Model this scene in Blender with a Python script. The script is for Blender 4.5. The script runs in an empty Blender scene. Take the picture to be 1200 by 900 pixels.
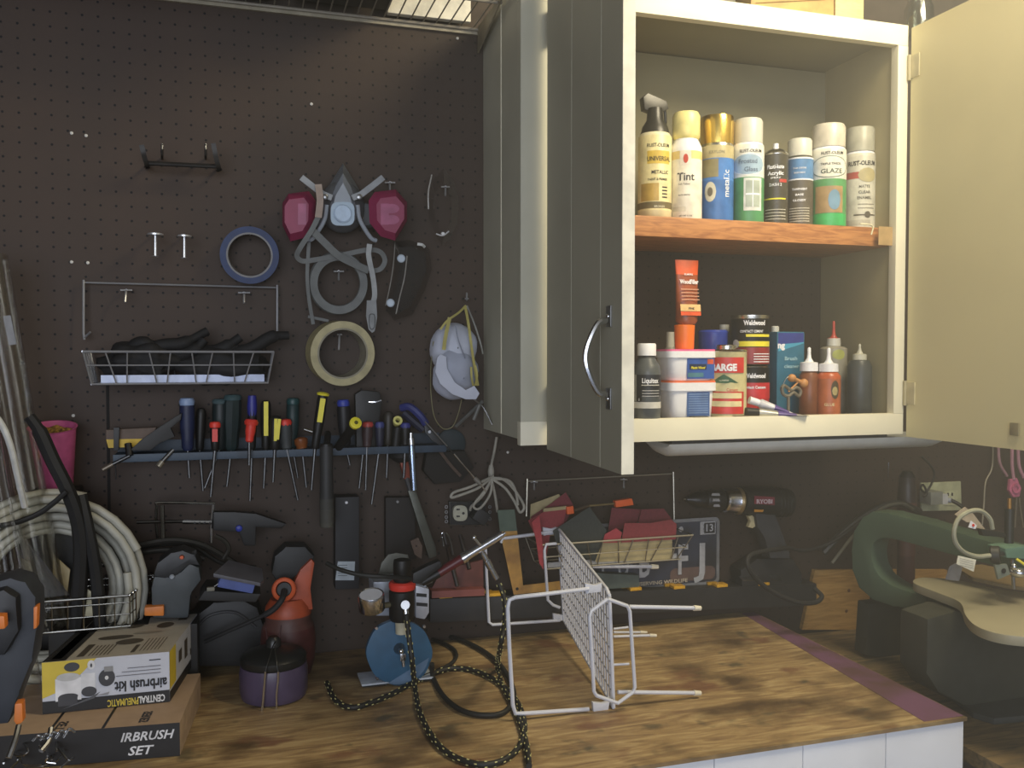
import bpy, bmesh, math, random
from mathutils import Vector, Matrix, Euler
from mathutils.geometry import tessellate_polygon
random.seed(7)
sc = bpy.context.scene
V = Vector
R_ = math.radians
# ------------------------------------------------ camera
CAM = V((0, -1.725, 1.473)); F = 1040.0
cd = bpy.data.cameras.new('camera'); cam = bpy.data.objects.new('camera', cd); sc.collection.objects.link(cam)
cam.location = CAM; cam.rotation_euler = (R_(90 - 1.75), 0, R_(-17.2))
cd.sensor_width = 36; cd.lens = 36 * F / 1200; cd.clip_start = .02
sc.camera = cam
RM = Euler((R_(90 - 1.75), 0, R_(-17.2))).to_matrix()
# ------------------------------------------------ colour, world, lights
sc.view_settings.view_transform = 'Standard'; sc.view_settings.look = 'None'
sc.view_settings.gamma = 1; sc.view_settings.use_curve_mapping = False
sc.view_settings.exposure = 0.0
try:
    sc.cycles.use_denoising = True
    sc.cycles.max_bounces = 8; sc.cycles.transparent_max_bounces = 16
    sc.cycles.sample_clamp_indirect = 4.0
except Exception: pass
w = bpy.data.worlds.new('sky'); sc.world = w; w.use_nodes = True
w.node_tree.nodes['Background'].inputs[0].default_value = (.62, .74, 1, 1)
w.node_tree.nodes['Background'].inputs[1].default_value = 0.55
# scatter volume added to imitate lens veiling glare, denser towards the right
wn = w.node_tree.nodes; vsc = wn.new('ShaderNodeVolumeScatter'); geo = wn.new('ShaderNodeNewGeometry'); sxyz = wn.new('ShaderNodeSeparateXYZ'); mrg = wn.new('ShaderNodeMapRange')
w.node_tree.links.new(geo.outputs['Position'], sxyz.inputs[0]); w.node_tree.links.new(sxyz.outputs[0], mrg.inputs[0])
for k_, v_ in (('From Min', -.1), ('From Max', 1.6), ('To Min', .0), ('To Max', .28)): mrg.inputs[k_].default_value = v_
w.node_tree.links.new(mrg.outputs[0], vsc.inputs['Density']); vsc.inputs['Color'].default_value = (.96, .95, .88, 1); vsc.inputs['Anisotropy'].default_value = .3
w.node_tree.links.new(vsc.outputs[0], wn['World Output'].inputs['Volume'])
def area(name, loc, target, sx, sy, power, col, spread=180):
    l = bpy.data.lights.new(name, 'AREA'); l.shape = 'RECTANGLE'; l.size = sx; l.size_y = sy
    l.energy = power; l.color = col; l.spread = R_(spread)
    o = bpy.data.objects.new(name, l); sc.collection.objects.link(o)
    o.location = loc; o.rotation_euler = (V(target) - V(loc)).to_track_quat('-Z', 'Y').to_euler()
    return o
area('garage_opening_daylight', (-.7, -4.0, 1.7), (.3, 0, 1.3), 3.0, 2.0, 76, (.88, .92, 1))
area('ceiling_lamp_light', (1.2, -1.02, 2.55), (.95, -.15, 1.35), .55, .55, 24, (1, .86, .58), 150)

# ------------------------------------------------ pixel -> place helpers (wall is the plane y=0)
def ray(x, y): return RM @ V(((x - 600) / F, -(y - 450) / F, -1))
def P(x, y, d=0.0):
    r = ray(x, y); return CAM + r * ((-d - CAM.y) / r.y)
def H(x, y, z):
    r = ray(x, y); return CAM + r * ((z - CAM.z) / r.z)
def S(x, d):            # metres per pixel at that depth
    p = P(x, 430, d); return -(RM.inverted() @ (p - CAM)).z / F
BZ = .905               # bench top
LZ = .842               # lower bench top
def D(x, y, z=BZ): return -H(x, y, z).y

# ------------------------------------------------ materials
def lin(h):
    h = h.lstrip('#'); o = []
    for i in (0, 2, 4):
        c = int(h[i:i+2], 16) / 255; o.append(c / 12.92 if c <= .04045 else ((c + .055) / 1.055) ** 2.4)
    return (o[0], o[1], o[2], 1)
_m = {}
def M(col, rough=.5, metal=0, kind='plain', var=.12, scale=40, col2=None, bump=0, key=None):
    k = (col, rough, metal, kind, col2, var, scale)
    if k in _m: return _m[k]
    m = bpy.data.materials.new('%s_%s' % (kind, col.strip('#'))); m.use_nodes = True
    nt = m.node_tree; N = nt.nodes; L = nt.links; b = N['Principled BSDF']
    c = lin(col)
    b.inputs['Roughness'].default_value = rough; b.inputs['Metallic'].default_value = metal
    tc = N.new('ShaderNodeTexCoord')
    if kind == 'clear':
        out = N['Material Output']; tr = N.new('ShaderNodeBsdfTransparent'); gl = N.new('ShaderNodeBsdfGlossy')
        tr.inputs[0].default_value = c; gl.inputs['Roughness'].default_value = rough
        fr = N.new('ShaderNodeLayerWeight'); fr.inputs[0].default_value = var
        mx = N.new('ShaderNodeMixShader'); L.new(fr.outputs['Facing'], mx.inputs[0]); L.new(tr.outputs[0], mx.inputs[1]); L.new(gl.outputs[0], mx.inputs[2])
        L.new(mx.outputs[0], out.inputs[0]); _m[k] = m; return m
    nz = N.new('ShaderNodeTexNoise'); nz.inputs['Scale'].default_value = scale; nz.inputs['Detail'].default_value = 5
    rp = N.new('ShaderNodeValToRGB')
    c2 = lin(col2) if col2 else tuple([x * (1 - var * 1.6) for x in c[:3]] + [1])
    c1 = tuple([min(1, x * (1 + var * .5)) for x in c[:3]] + [1]) if not col2 else c
    rp.color_ramp.elements[0].color = c2; rp.color_ramp.elements[1].color = c1
    rp.color_ramp.elements[0].position = .35; rp.color_ramp.elements[1].position = .62
    if kind == 'wood':
        mp = N.new('ShaderNodeMapping'); mp.inputs['Scale'].default_value = (1.2, 9, 9)
        L.new(tc.outputs['Object'], mp.inputs[0]); L.new(mp.outputs[0], nz.inputs[0]); nz.inputs['Distortion'].default_value = 1.2
    else: L.new(tc.outputs['Object'], nz.inputs[0])
    L.new(nz.outputs[0], rp.inputs[0]); L.new(rp.outputs[0], b.inputs['Base Color'])
    if bump:
        bp = N.new('ShaderNodeBump'); bp.inputs['Strength'].default_value = bump; bp.inputs['Distance'].default_value = .002
        L.new(nz.outputs[0], bp.inputs['Height']); L.new(bp.outputs[0], b.inputs['Normal'])
    _m[k] = m; return m

chrome = M('#d8dade', .18, 1, var=.03); steel = M('#9a9b9c', .32, 1, var=.08); dsteel = M('#5c5d5e', .4, 1); hooksteel = M('#e4e6ea', .3, .75)  # hooksteel: daylight glints put into a paler, less metallic base
black = M('#0f0f10', .5, scale=25, var=.25); black2 = M('#262628', .45); rubber = M('#1b1b1c', .75); dgrey = M('#3b3c3f', .6)
white = M('#e8e9ee', .4, var=.03); cream = M('#e9e4c8', .5, var=.05); paper = M('#dfdfe2', .7, var=.04)
yellow = M('#e6d93a', .45, var=.05); red = M('#d6392c', .45, var=.05); orange = M('#e8642a', .5, var=.06)
blue = M('#31409e', .45); navy = M('#22335c', .5); teal = M('#1c4a4c', .5); gold = M('#d9a52a', .4)
clear = M('#fbfcfd', .06, kind='clear', var=.35); ink = M('#1d1d20', .6)

# ------------------------------------------------ mesh builder
_tx = {}
def text_geo(s, shear=0, off=0):
    k = (s, shear, off)
    if k in _tx: return _tx[k]
    cu = bpy.data.curves.new('t', 'FONT'); cu.body = s; cu.size = 1; cu.align_x = 'CENTER'; cu.resolution_u = 2; cu.shear = shear; cu.offset = off; cu.fill_mode = 'FRONT'
    o = bpy.data.objects.new('t', cu); sc.collection.objects.link(o)
    bpy.context.view_layer.update()
    me = o.evaluated_get(bpy.context.evaluated_depsgraph_get()).to_mesh()
    vs = [(v.co.x, v.co.y) for v in me.vertices]; fs = [tuple(p.vertices) for p in me.polygons]
    o.evaluated_get(bpy.context.evaluated_depsgraph_get()).to_mesh_clear()
    bpy.data.objects.remove(o); bpy.data.curves.remove(cu)
    _tx[k] = (vs, fs); return _tx[k]

def frame(ax):
    ax = ax.normalized(); a = V((0, 0, 1)) if abs(ax.z) < .9 else V((1, 0, 0))
    u = ax.cross(a).normalized(); return u, ax.cross(u).normalized()

def catmull(pts, n, closed=False):
    pts = [V(p) for p in pts]
    if len(pts) < 3: return pts
    out = []; N = len(pts); rng = N if closed else N - 1
    for i in range(rng):
        p1 = pts[i]; p2 = pts[(i + 1) % N]
        p0 = pts[i - 1] if (closed or i) else p1 * 2 - p2
        p3 = pts[(i + 2) % N] if (closed or i + 2 < N) else p2 * 2 - p1
        for k in range(n):
            t = k / n
            out.append(.5 * ((2 * p1) + (p2 - p0) * t + (2 * p0 - 5 * p1 + 4 * p2 - p3) * t * t + (3 * p1 - p0 - 3 * p2 + p3) * t ** 3))
    if not closed: out.append(pts[-1])
    return out

class MB:
    def __init__(s): s.v = []; s.f = []; s.mi = []; s.mats = []; s.X = None
    def mat(s, m):
        if m not in s.mats: s.mats.append(m)
        return s.mats.index(m)
    def add(s, vs, fs, m, mis=None):
        o = len(s.v)
        s.v += [(s.X @ V(v)) if s.X else V(v) for v in vs]
        s.f += [tuple(i + o for i in f) for f in fs]
        if mis: s.mi += [s.mat(x) for x in mis]
        else: s.mi += [s.mat(m)] * len(fs)
        return s
    def bmadd(s, bm, m):
        bm.verts.index_update(); s.add([v.co.copy() for v in bm.verts], [tuple(v.index for v in f.verts) for f in bm.faces], m); bm.free(); return s
    def box(s, c, size, m, rot=None, bev=0, seg=2):
        bm = bmesh.new(); bmesh.ops.create_cube(bm, size=1)
        for v in bm.verts: v.co = V((v.co.x * size[0], v.co.y * size[1], v.co.z * size[2]))
        if bev: bmesh.ops.bevel(bm, geom=bm.edges[:], offset=bev, segments=seg, affect='EDGES', profile=.7)
        Mx = Matrix.Translation(V(c)) @ (rot.to_4x4() if rot else Matrix.Identity(4))
        bm.transform(Mx); return s.bmadd(bm, m)
    def prism(s, pts, off, m, bev=0):
        pts = [V(p) for p in pts]; off = V(off); n = len(pts)
        bm = bmesh.new(); a = [bm.verts.new(p) for p in pts]; b = [bm.verts.new(p + off) for p in pts]
        bm.faces.new(a); bm.faces.new(b[::-1])
        for i in range(n): bm.faces.new((a[i], b[i], b[(i + 1) % n], a[(i + 1) % n]))
        bmesh.ops.recalc_face_normals(bm, faces=bm.faces[:])
        if bev: bmesh.ops.bevel(bm, geom=bm.edges[:], offset=bev, segments=2, affect='EDGES', profile=.7, clamp_overlap=True)
        return s.bmadd(bm, m)
    def ppx(s, pts, d, th, m, bev=0):        # outline on the plane at distance d from the wall, th deep towards the wall
        return s.prism([P(x, y, d) for x, y in pts], (0, th, 0), m, bev)
    def cyl(s, p0, p1, r0, m, r1=None, seg=20, caps=True):
        p0 = V(p0); p1 = V(p1); r1 = r0 if r1 is None else r1; u, w_ = frame(p1 - p0); vs = []
        for p, r in ((p0, r0), (p1, r1)):
            for i in range(seg):
                a = 2 * math.pi * i / seg; vs.append(p + u * math.cos(a) * r + w_ * math.sin(a) * r)
        fs = [(i, (i + 1) % seg, seg + (i + 1) % seg, seg + i) for i in range(seg)]
        if caps: fs += [tuple(range(seg))[::-1], tuple(range(seg, 2 * seg))]
        return s.add(vs, fs, m)
    def tube(s, pts, r, m, seg=8, n=6, closed=False, smooth=True, flat=None):
        p = catmull(pts, n, closed) if smooth else [V(q) for q in pts]
        rs = r if isinstance(r, (list, tuple)) else None
        vs = []; N = len(p); u = None
        for i, q in enumerate(p):
            if closed: t = p[(i + 1) % N] - p[i - 1]
            else: t = p[min(i + 1, N - 1)] - p[max(i - 1, 0)]
            if t.length < 1e-9: t = V((0, 0, 1))
            t.normalize()
            if u is None: u, _ = frame(t)
            u = (u - t * u.dot(t)); u = u.normalized() if u.length > 1e-6 else frame(t)[0]
            w_ = t.cross(u)
            rr = r if rs is None else (rs[0] + (rs[-1] - rs[0]) * i / (N - 1) if len(rs) == 2 else rs[min(int(i / (N - 1) * (len(rs) - 1) + .5), len(rs) - 1)])
            for k in range(seg):
                a = 2 * math.pi * k / seg; vs.append(q + u * math.cos(a) * rr + w_ * math.sin(a) * rr)
        fs = []
        for i in range(N if closed else N - 1):
            j = (i + 1) % N
            for k in range(seg):
                l = (k + 1) % seg; fs.append((i * seg + k, i * seg + l, j * seg + l, j * seg + k))
        if not closed: fs += [tuple(range(seg))[::-1], tuple(range((N - 1) * seg, N * seg))]
        return s.add(vs, fs, m)
    def tpx(s, pts, r, m, **k): return s.tube([P(*q) for q in pts], r, m, **k)
    def ribbon(s, pts, w_, th, m, n=6, nrm=(0, -1, 0), smooth=True):     # flat strap, its face towards nrm
        p = catmull(pts, n) if smooth else [V(q) for q in pts]; vs = []; nrm = V(nrm).normalized(); N = len(p)
        for i, q in enumerate(p):
            t = (p[min(i + 1, N - 1)] - p[max(i - 1, 0)]).normalized(); sd = t.cross(nrm).normalized() * w_ / 2
            f = nrm * th / 2; vs += [q - sd - f, q + sd - f, q + sd + f, q - sd + f]
        fs = []
        for i in range(N - 1):
            for k in range(4): fs.append((i * 4 + k, i * 4 + (k + 1) % 4, i * 4 + 4 + (k + 1) % 4, i * 4 + 4 + k))
        fs += [(3, 2, 1, 0), tuple(range(N * 4 - 4, N * 4))]
        return s.add(vs, fs, m)
    def rpx(s, pts, w_, th, m, **k): return s.ribbon([P(*q) for q in pts], w_, th, m, **k)
    def lathe(s, prof, o, m, axis=(0, 0, 1), seg=28, sx=1, sy=1, caps=True):   # prof: (h, r[, mat])
        o = V(o); ax = V(axis).normalized()
        if abs(ax.z) > .999: u, w_ = V((1, 0, 0)), V((0, ax.z, 0))
        else: u, w_ = frame(ax)
        vs = []; fs = []; mis = []
        for h, r, *_ in prof:
            for i in range(seg):
                a = 2 * math.pi * i / seg; vs.append(o + ax * h + u * math.cos(a) * r * sx + w_ * math.sin(a) * r * sy)
        for j in range(len(prof) - 1):
            mm = prof[j + 1][2] if len(prof[j + 1]) > 2 and prof[j + 1][2] else m
            for i in range(seg):
                k = (i + 1) % seg; fs.append((j * seg + i, j * seg + k, (j + 1) * seg + k, (j + 1) * seg + i)); mis.append(mm)
        if caps:
            fs.append(tuple(range(seg))[::-1]); mis.append(prof[0][2] if len(prof[0]) > 2 and prof[0][2] else m)
            L_ = len(prof) - 1; fs.append(tuple(range(L_ * seg, L_ * seg + seg))); mis.append(prof[-1][2] if len(prof[-1]) > 2 and prof[-1][2] else m)
        return s.add(vs, fs, m, mis)
    def lpx(s, cx, d, prof, m, zb=None, **k):   # profile in pixels from bottom to top: (y, halfwidth[, mat])
        sc_ = S(cx, d); c = P(cx, prof[0][0], d); z0 = c.z if zb is None else zb; c.z = z0
        y0 = prof[0][0]; zt = P(cx, prof[-1][0], d).z; k_ = (zt - z0) / max(1e-6, (y0 - prof[-1][0]))
        return s.lathe([((y0 - q[0]) * k_, q[1] * sc_, *(q[2:])) for q in prof], c, m, **k)
    def ring(s, c, ax, ro, ri, w_, m, m2=None, seg=40):     # roll of tape: flat-sided ring
        m2 = m2 or m
        return s.lathe([(-w_/2, ri, m), (-w_/2, ro, m), (w_/2, ro, m), (w_/2, ri, m), (-w_/2, ri, m2)], c, m, axis=ax, seg=seg, caps=False)
    def ball(s, c, r, m, sub=2, rot=None):
        r = (r, r, r) if not isinstance(r, (list, tuple)) else r
        bm = bmesh.new(); bmesh.ops.create_uvsphere(bm, u_segments=8 * sub, v_segments=5 * sub, radius=1)
        for v in bm.verts: v.co = V((v.co.x * r[0], v.co.y * r[1], v.co.z * r[2]))
        bm.transform(Matrix.Translation(V(c)) @ (rot.to_4x4() if rot else Matrix.Identity(4))); return s.bmadd(bm, m)
    def loft(s, rings, m, caps=True):
        n = len(rings[0]); vs = [V(p) for r in rings for p in r]; fs = []
        for j in range(len(rings) - 1):
            for i in range(n):
                k = (i + 1) % n; fs.append((j * n + i, j * n + k, (j + 1) * n + k, (j + 1) * n + i))
        if caps: fs += [tuple(range(n))[::-1], tuple(range((len(rings) - 1) * n, len(rings) * n))]
        return s.add(vs, fs, m)
    def poly(s, pts, m): return s.add(pts, [tuple(range(len(pts)))], m)
    def text(s, st, o, xd, yd, size, m, shear=0, off=.012, w_=None):
        vs, fs = text_geo(st, shear, off); o = V(o); xd = V(xd).normalized(); yd = V(yd).normalized(); kx = 1
        if w_:
            ww = max(v[0] for v in vs) - min(v[0] for v in vs); kx = w_ / (ww * size)
        cxm = (max(v[0] for v in vs) + min(v[0] for v in vs)) / 2
        return s.add([o + xd * (x - cxm) * size * kx + yd * y * size for x, y in vs], fs, m)
    def wtext(s, st, c, r, z, size, m, a0=0, w_=None, off=.012, dr=.0005, rot90=False):
        vs, fs = text_geo(st, 0, off); c = V(c); phi = math.atan2(CAM.y - c.y, CAM.x - c.x) + a0; kx = 1
        if w_:
            ww = max(v[0] for v in vs) - min(v[0] for v in vs); kx = w_ / (ww * size)
        cxm = (max(v[0] for v in vs) + min(v[0] for v in vs)) / 2; out = []
        for x, y in vs:
            x = (x - cxm) * kx
            if rot90: x, y = -y, x
            a = phi + x * size / r; out.append((c.x + (r + dr) * math.cos(a), c.y + (r + dr) * math.sin(a), z + y * size))
        return s.add(out, fs, m)
    def wrect(s, c, r, a0, a1, z0, z1, m, dr=.0003, shape=None):    # label patch bent round an upright cylinder
        c = V(c); phi = math.atan2(CAM.y - c.y, CAM.x - c.x); n = 14; vs = []; fs = []
        for i in range(n + 1):
            t = i / n; a = phi + a0 + (a1 - a0) * t; zz0, zz1 = z0, z1
            if shape == 'oval':
                h = math.sqrt(max(0, 1 - (2 * t - 1) ** 2)) * (z1 - z0) / 2; zc = (z0 + z1) / 2; zz0, zz1 = zc - h, zc + h
            for z in (zz0, zz1): vs.append((c.x + (r + dr) * math.cos(a), c.y + (r + dr) * math.sin(a), z))
        for i in range(n): fs.append((2 * i, 2 * i + 2, 2 * i + 3, 2 * i + 1))
        return s.add(vs, fs, m)
    def build(s, name, parent=None, label=None, origin=None):
        o0 = V(origin) if origin is not None else (parent_origin(parent) if parent else V((0, 0, 0)))
        me = bpy.data.meshes.new(name); me.from_pydata([v - o0 for v in s.v], [], s.f)
        for m in s.mats: me.materials.append(m)
        for p, i in zip(me.polygons, s.mi): p.material_index = i; p.use_smooth = True
        bm = bmesh.new(); bm.from_mesh(me); bmesh.ops.remove_doubles(bm, verts=bm.verts[:], dist=1e-6); bmesh.ops.recalc_face_normals(bm, faces=bm.faces[:]); bm.to_mesh(me); bm.free()
        me.set_sharp_from_angle(angle=R_(38))
        ob = bpy.data.objects.new(name, me); sc.collection.objects.link(ob)
        if parent: ob.parent = parent
        else: ob.location = o0
        if label: ob['label'] = label
        return ob
    def thing(s, name, label, cat, origin=None, group=None):
        if origin is None:
            xs = [v.x for v in s.v]; ys = [v.y for v in s.v]; zs = [v.z for v in s.v]
            origin = ((min(xs) + max(xs)) / 2, (min(ys) + max(ys)) / 2, min(zs))
        o = s.build(name, origin=origin); o['label'] = label; o['category'] = cat
        if group: o['group'] = group
        return o
    def struct(s, name, parent=None, label=None):
        o = s.build(name, parent)
        if not parent: o['kind'] = 'structure'
        if label: o['label'] = label
        return o
def parent_origin(p):
    o = V((0, 0, 0))
    while p: o += p.location; p = p.parent
    return o
def T(name, label, cat, pt, group=None):
    o = bpy.data.objects.new(name, None); sc.collection.objects.link(o); o.location = V(pt); o.empty_display_size = .02
    o['label'] = label; o['category'] = cat
    if group: o['group'] = group
    return o
def copy_tree(root, loc, label=None):
    r = root.copy(); sc.collection.objects.link(r); r.location = V(loc)
    if label: r['label'] = label
    for c in list(root.children):
        k = c.copy(); sc.collection.objects.link(k); k.parent = r
    return r
# ================================================ THE SETTING
def pegmat():
    m = bpy.data.materials.new('pegboard_brown'); m.use_nodes = True; nt = m.node_tree; N = nt.nodes; L = nt.links; b = N['Principled BSDF']
    b.inputs['Roughness'].default_value = .62; b.inputs['Specular IOR Level'].default_value = .35
    tc = N.new('ShaderNodeTexCoord'); sp = N.new('ShaderNodeSeparateXYZ'); L.new(tc.outputs['Object'], sp.inputs[0])
    def math_(op, a, bb=None):
        n = N.new('ShaderNodeMath'); n.operation = op
        for i, q in enumerate((a, bb)):
            if q is None: continue
            if isinstance(q, (int, float)): n.inputs[i].default_value = q
            else: L.new(q, n.inputs[i])
        return n.outputs[0]
    def cell(sock, ph):
        a = math_('MULTIPLY', sock, 1 / .0254); a = math_('ADD', a, ph); a = math_('FRACT', a); return math_('SUBTRACT', a, .5)
    cx = cell(sp.outputs[0], .5 + 40); cz = cell(sp.outputs[2], .95)
    r = math_('SQRT', math_('ADD', math_('MULTIPLY', cx, cx), math_('MULTIPLY', cz, cz)))
    hole = math_('LESS_THAN', r, .085)
    nz = N.new('ShaderNodeTexNoise'); nz.inputs['Scale'].default_value = 3.5; nz.inputs['Detail'].default_value = 6; L.new(tc.outputs['Object'], nz.inputs[0])
    rp = N.new('ShaderNodeValToRGB'); rp.color_ramp.elements[0].color = lin('#3a302a'); rp.color_ramp.elements[1].color = lin('#45372d')
    rp.color_ramp.elements[0].position = .3; rp.color_ramp.elements[1].position = .7; L.new(nz.outputs[0], rp.inputs[0])
    mx = N.new('ShaderNodeMix'); mx.data_type = 'RGBA'; L.new(hole, mx.inputs[0]); L.new(rp.outputs[0], mx.inputs[6]); mx.inputs[7].default_value = lin('#0c0a08')
    L.new(mx.outputs[2], b.inputs['Base Color'])
    bp = N.new('ShaderNodeBump'); bp.inputs['Strength'].default_value = .5; bp.inputs['Distance'].default_value = .003; L.new(math_('SUBTRACT', 1.0, hole), bp.inputs['Height'])
    L.new(bp.outputs[0], b.inputs['Normal']); return m
b = MB(); b.box((.4, .003, 1.30), (5.2, .006, 1.64), pegmat()); wall = b.build('wall_back'); wall['kind'] = 'structure'
for px, py in ((84, 156), (101, 159), (84, 307), (103, 308), (365, 122), (595, 530), (536, 45), (561, 48), (86, 487)):
    p = P(px, py); q = MB(); q.lathe([(0, .0028), (.0012, .0028), (.002, .0015)], p, M('#c9c7c0', .4), axis=(0, -1, 0), seg=12); q.build('screw_head', None)
    o = sc.collection.objects[-1]; o['kind'] = 'structure'; o.name = 'trim_screw'
p0, p1 = P(126, 450), P(126, 690); b = MB(); b.box((p0.x, -.0005, (p0.z + p1.z) / 2), (.005, .001, p0.z - p1.z), M('#15110e', .8)); b.struct('trim_pegboard_seam')
b = MB(); b.box((.4, .06, 1.35), (5.2, .1, 2.7), M('#4a4038', .8)); b.struct('wall_rear_studs')
b = MB(); b.box((.4, -2.2, 2.75), (5.2, 4.6, .1), M('#8a8476', .8)); b.struct('ceiling')
b = MB(); b.box((.4, -2.2, -.05), (5.2, 4.6, .1), M('#6d6a66', .8, bump=.3)); b.struct('floor')
b = MB(); b.box((-2.25, -2.2, 1.35), (.1, 4.6, 2.7), M('#6b6157', .8)); b.struct('wall_left')
b = MB(); b.box((3.05, -2.2, 1.35), (.1, 4.6, 2.7), M('#8b8269', .8)); b.struct('wall_right')
# ---- raised bench
def plymat():
    m = bpy.data.materials.new('plywood_worn'); m.use_nodes = True; nt = m.node_tree; N = nt.nodes; L = nt.links; bs = N['Principled BSDF']; bs.inputs['Roughness'].default_value = .5
    tc = N.new('ShaderNodeTexCoord')
    def noise(scale, sc3, det=6, dis=0):
        mp = N.new('ShaderNodeMapping'); mp.inputs['Scale'].default_value = sc3; L.new(tc.outputs['Object'], mp.inputs[0])
        n = N.new('ShaderNodeTexNoise'); n.inputs['Scale'].default_value = scale; n.inputs['Detail'].default_value = det; n.inputs['Distortion'].default_value = dis; L.new(mp.outputs[0], n.inputs[0]); return n.outputs[0]
    def ramp(sock, stops):
        r = N.new('ShaderNodeValToRGB'); e = r.color_ramp.elements
        e[0].position, e[0].color = stops[0][0], stops[0][1]; e[1].position, e[1].color = stops[-1][0], stops[-1][1]
        for p_, c_ in stops[1:-1]: q = e.new(p_); q.color = c_
        L.new(sock, r.inputs[0]); return r.outputs[0]
    def mix(f, a, c_):
        n = N.new('ShaderNodeMix'); n.data_type = 'RGBA'; L.new(f, n.inputs[0])
        for i, q in ((6, a), (7, c_)):
            if isinstance(q, tuple): n.inputs[i].default_value = q
            else: L.new(q, n.inputs[i])
        return n.outputs[2]
    base = ramp(noise(9, (1, 7, 1), 8, 1.5), [(.3, lin('#7c6448')), (.5, lin('#9c835c')), (.7, lin('#b8a176'))])
    stain = ramp(noise(7, (1, 1.4, 1), 5), [(.48, (0, 0, 0, 1)), (.66, (1, 1, 1, 1))])
    c = mix(stain, base, lin('#55442f'))
    dark = ramp(noise(15, (1, 1.2, 1), 3), [(.62, (0, 0, 0, 1)), (.72, (.8, .8, .8, 1))]); c = mix(dark, c, lin('#4e4a3a'))
    rd = ramp(noise(5.5, (1.3, 2, 1), 3), [(.6, (0, 0, 0, 1)), (.68, (.7, .7, .7, 1))]); c = mix(rd, c, lin('#6b4534'))
    L.new(c, bs.inputs['Base Color']); return m
BX1 = 1.095; bd = .612
t = T('workbench', 'raised plywood workbench with paint-stained top, purple painted right end and white front', 'workbench', (0, -bd / 2 - .004, 0))
b = MB(); b.box((-.55, -bd / 2 - .004, BZ - .003), (2 * BX1 + 1.1, bd, .006), plymat()); b.build('bench_top', t)
pp = M('#6f4d68', .55, col2='#5a4240', scale=14)
e0, e1 = H(1128, 838, BZ + .0004), H(918, 714, BZ + .0004); b = MB(); w0 = H(1085, 842, BZ + .0004); w1 = H(897, 713, BZ + .0004)
b.prism([(BX1 - .002, -bd + .002, BZ), (BX1 - .002, -.012, BZ), (BX1 - .032, -.012, BZ), (BX1 - .078, -bd + .002, BZ)], (0, 0, .0005), pp); b.build('painted_strip', t, 'worn purple paint along the right edge')
b = MB(); wp = M('#eef0f5', .45, var=.04, scale=8)
for i in range(11):
    x1 = BX1 - .004 - i * .148
    b.box((x1 - .0735, -bd + .008, BZ - .136), (.1465, .018, .259), wp, bev=.001)
b.build('front_panel', t, 'white painted board front'); b = MB()
b.box((BX1 - .008, -bd / 2, BZ - .145), (.016, bd - .02, .254), M('#8a6a52', .7, kind='wood')); b.build('side_panel', t)
for x in (-1.5, -.2, BX1 - .06):
    for y in (-.06, -bd + .06):
        b = MB(); b.box((x, y, .315), (.08, .08, .63), M('#8d7350', .7, kind='wood')); b.build('leg', t)
# ---- lower bench
t = T('lower_workbench', 'lower dusty plywood worktop at the right carrying the green scroll saw', 'workbench', (2.0, -.35, 0))
b = MB(); b.box((2.05, -.356, LZ - .012), (1.86, .70, .024), M('#86714f', .6, kind='wood', scale=9, col2='#504837')); b.build('bench_top', t)
for x in (1.2, 2.9):
    for y in (-.06, -.62):
        b = MB(); b.box((x, y, .409), (.08, .08, .818), M('#8d7350', .7, kind='wood')); b.build('leg', t)
b = MB(); b.prism([P(940, 738, .012), P(1110, 738, .012), P(1110, 668, .012), P(955, 668, .012)], (0, .011, 0), M('#c39a58', .55, kind='wood', scale=10, col2='#a47a3e'))
for x, y in ((995, 692), (992, 716), (1040, 700)): b.lathe([(0, .004), (.001, .003)], P(x, y, .0125), M('#6a4220', .6), axis=(0, -1, 0), seg=12)
b.thing('pine_board', 'knotty pine board standing against the wall behind the scroll saw', 'board')

# ================================================ WALL CABINET
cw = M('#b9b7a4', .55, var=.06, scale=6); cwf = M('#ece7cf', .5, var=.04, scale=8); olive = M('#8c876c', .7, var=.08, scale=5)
X0, X1, YF, Z0, Z1 = .474, 1.288, -.245, 1.318, 2.135
cab = T('wall_cabinet', 'cream painted wall cabinet with both plank doors open and paint cans inside', 'cabinet', ((X0 + X1) / 2, -.12, Z0))
def pt(name, c, s_, m, lab=None, bev=.001, par=cab):
    b = MB(); b.box(c, s_, m, bev=bev); return b.build(name, par, lab)
b = MB(); b.box((X0 + .009, (YF + .019) / 2, (Z0 + Z1) / 2 + .005), (.018, -YF - .02, Z1 - Z0 - .01), cw)
b.box((X0 - .0004, -.125, (Z0 + Z1) / 2 + .005), (.001, .004, Z1 - Z0 - .012), cwf); b.build('side_panel', cab)
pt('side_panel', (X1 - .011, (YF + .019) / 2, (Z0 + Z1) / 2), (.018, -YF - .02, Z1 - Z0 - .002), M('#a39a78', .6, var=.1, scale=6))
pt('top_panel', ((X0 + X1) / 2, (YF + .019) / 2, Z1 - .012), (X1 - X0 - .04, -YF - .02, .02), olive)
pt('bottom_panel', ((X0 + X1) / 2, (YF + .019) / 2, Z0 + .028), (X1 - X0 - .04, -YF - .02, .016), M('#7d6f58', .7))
pt('top_rail', ((X0 + X1) / 2, YF + .01, Z1 - .02), (X1 - X0, .019, .041), cwf)
pt('bottom_rail', ((X0 + X1) / 2, YF + .01, Z0 + .02), (X1 - X0, .019, .042), cwf)
pt('stile', (X0 + .025, YF + .01, (Z0 + Z1) / 2), (.05, .02, Z1 - Z0 - .082), cw)
pt('stile', (X1 - .012, YF + .01, (Z0 + Z1) / 2), (.024, .02, Z1 - Z0 - .082), cwf)
SH = 1.735
shm = M('#bd8350', .5, kind='wood', scale=14, col2='#96603a')
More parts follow.
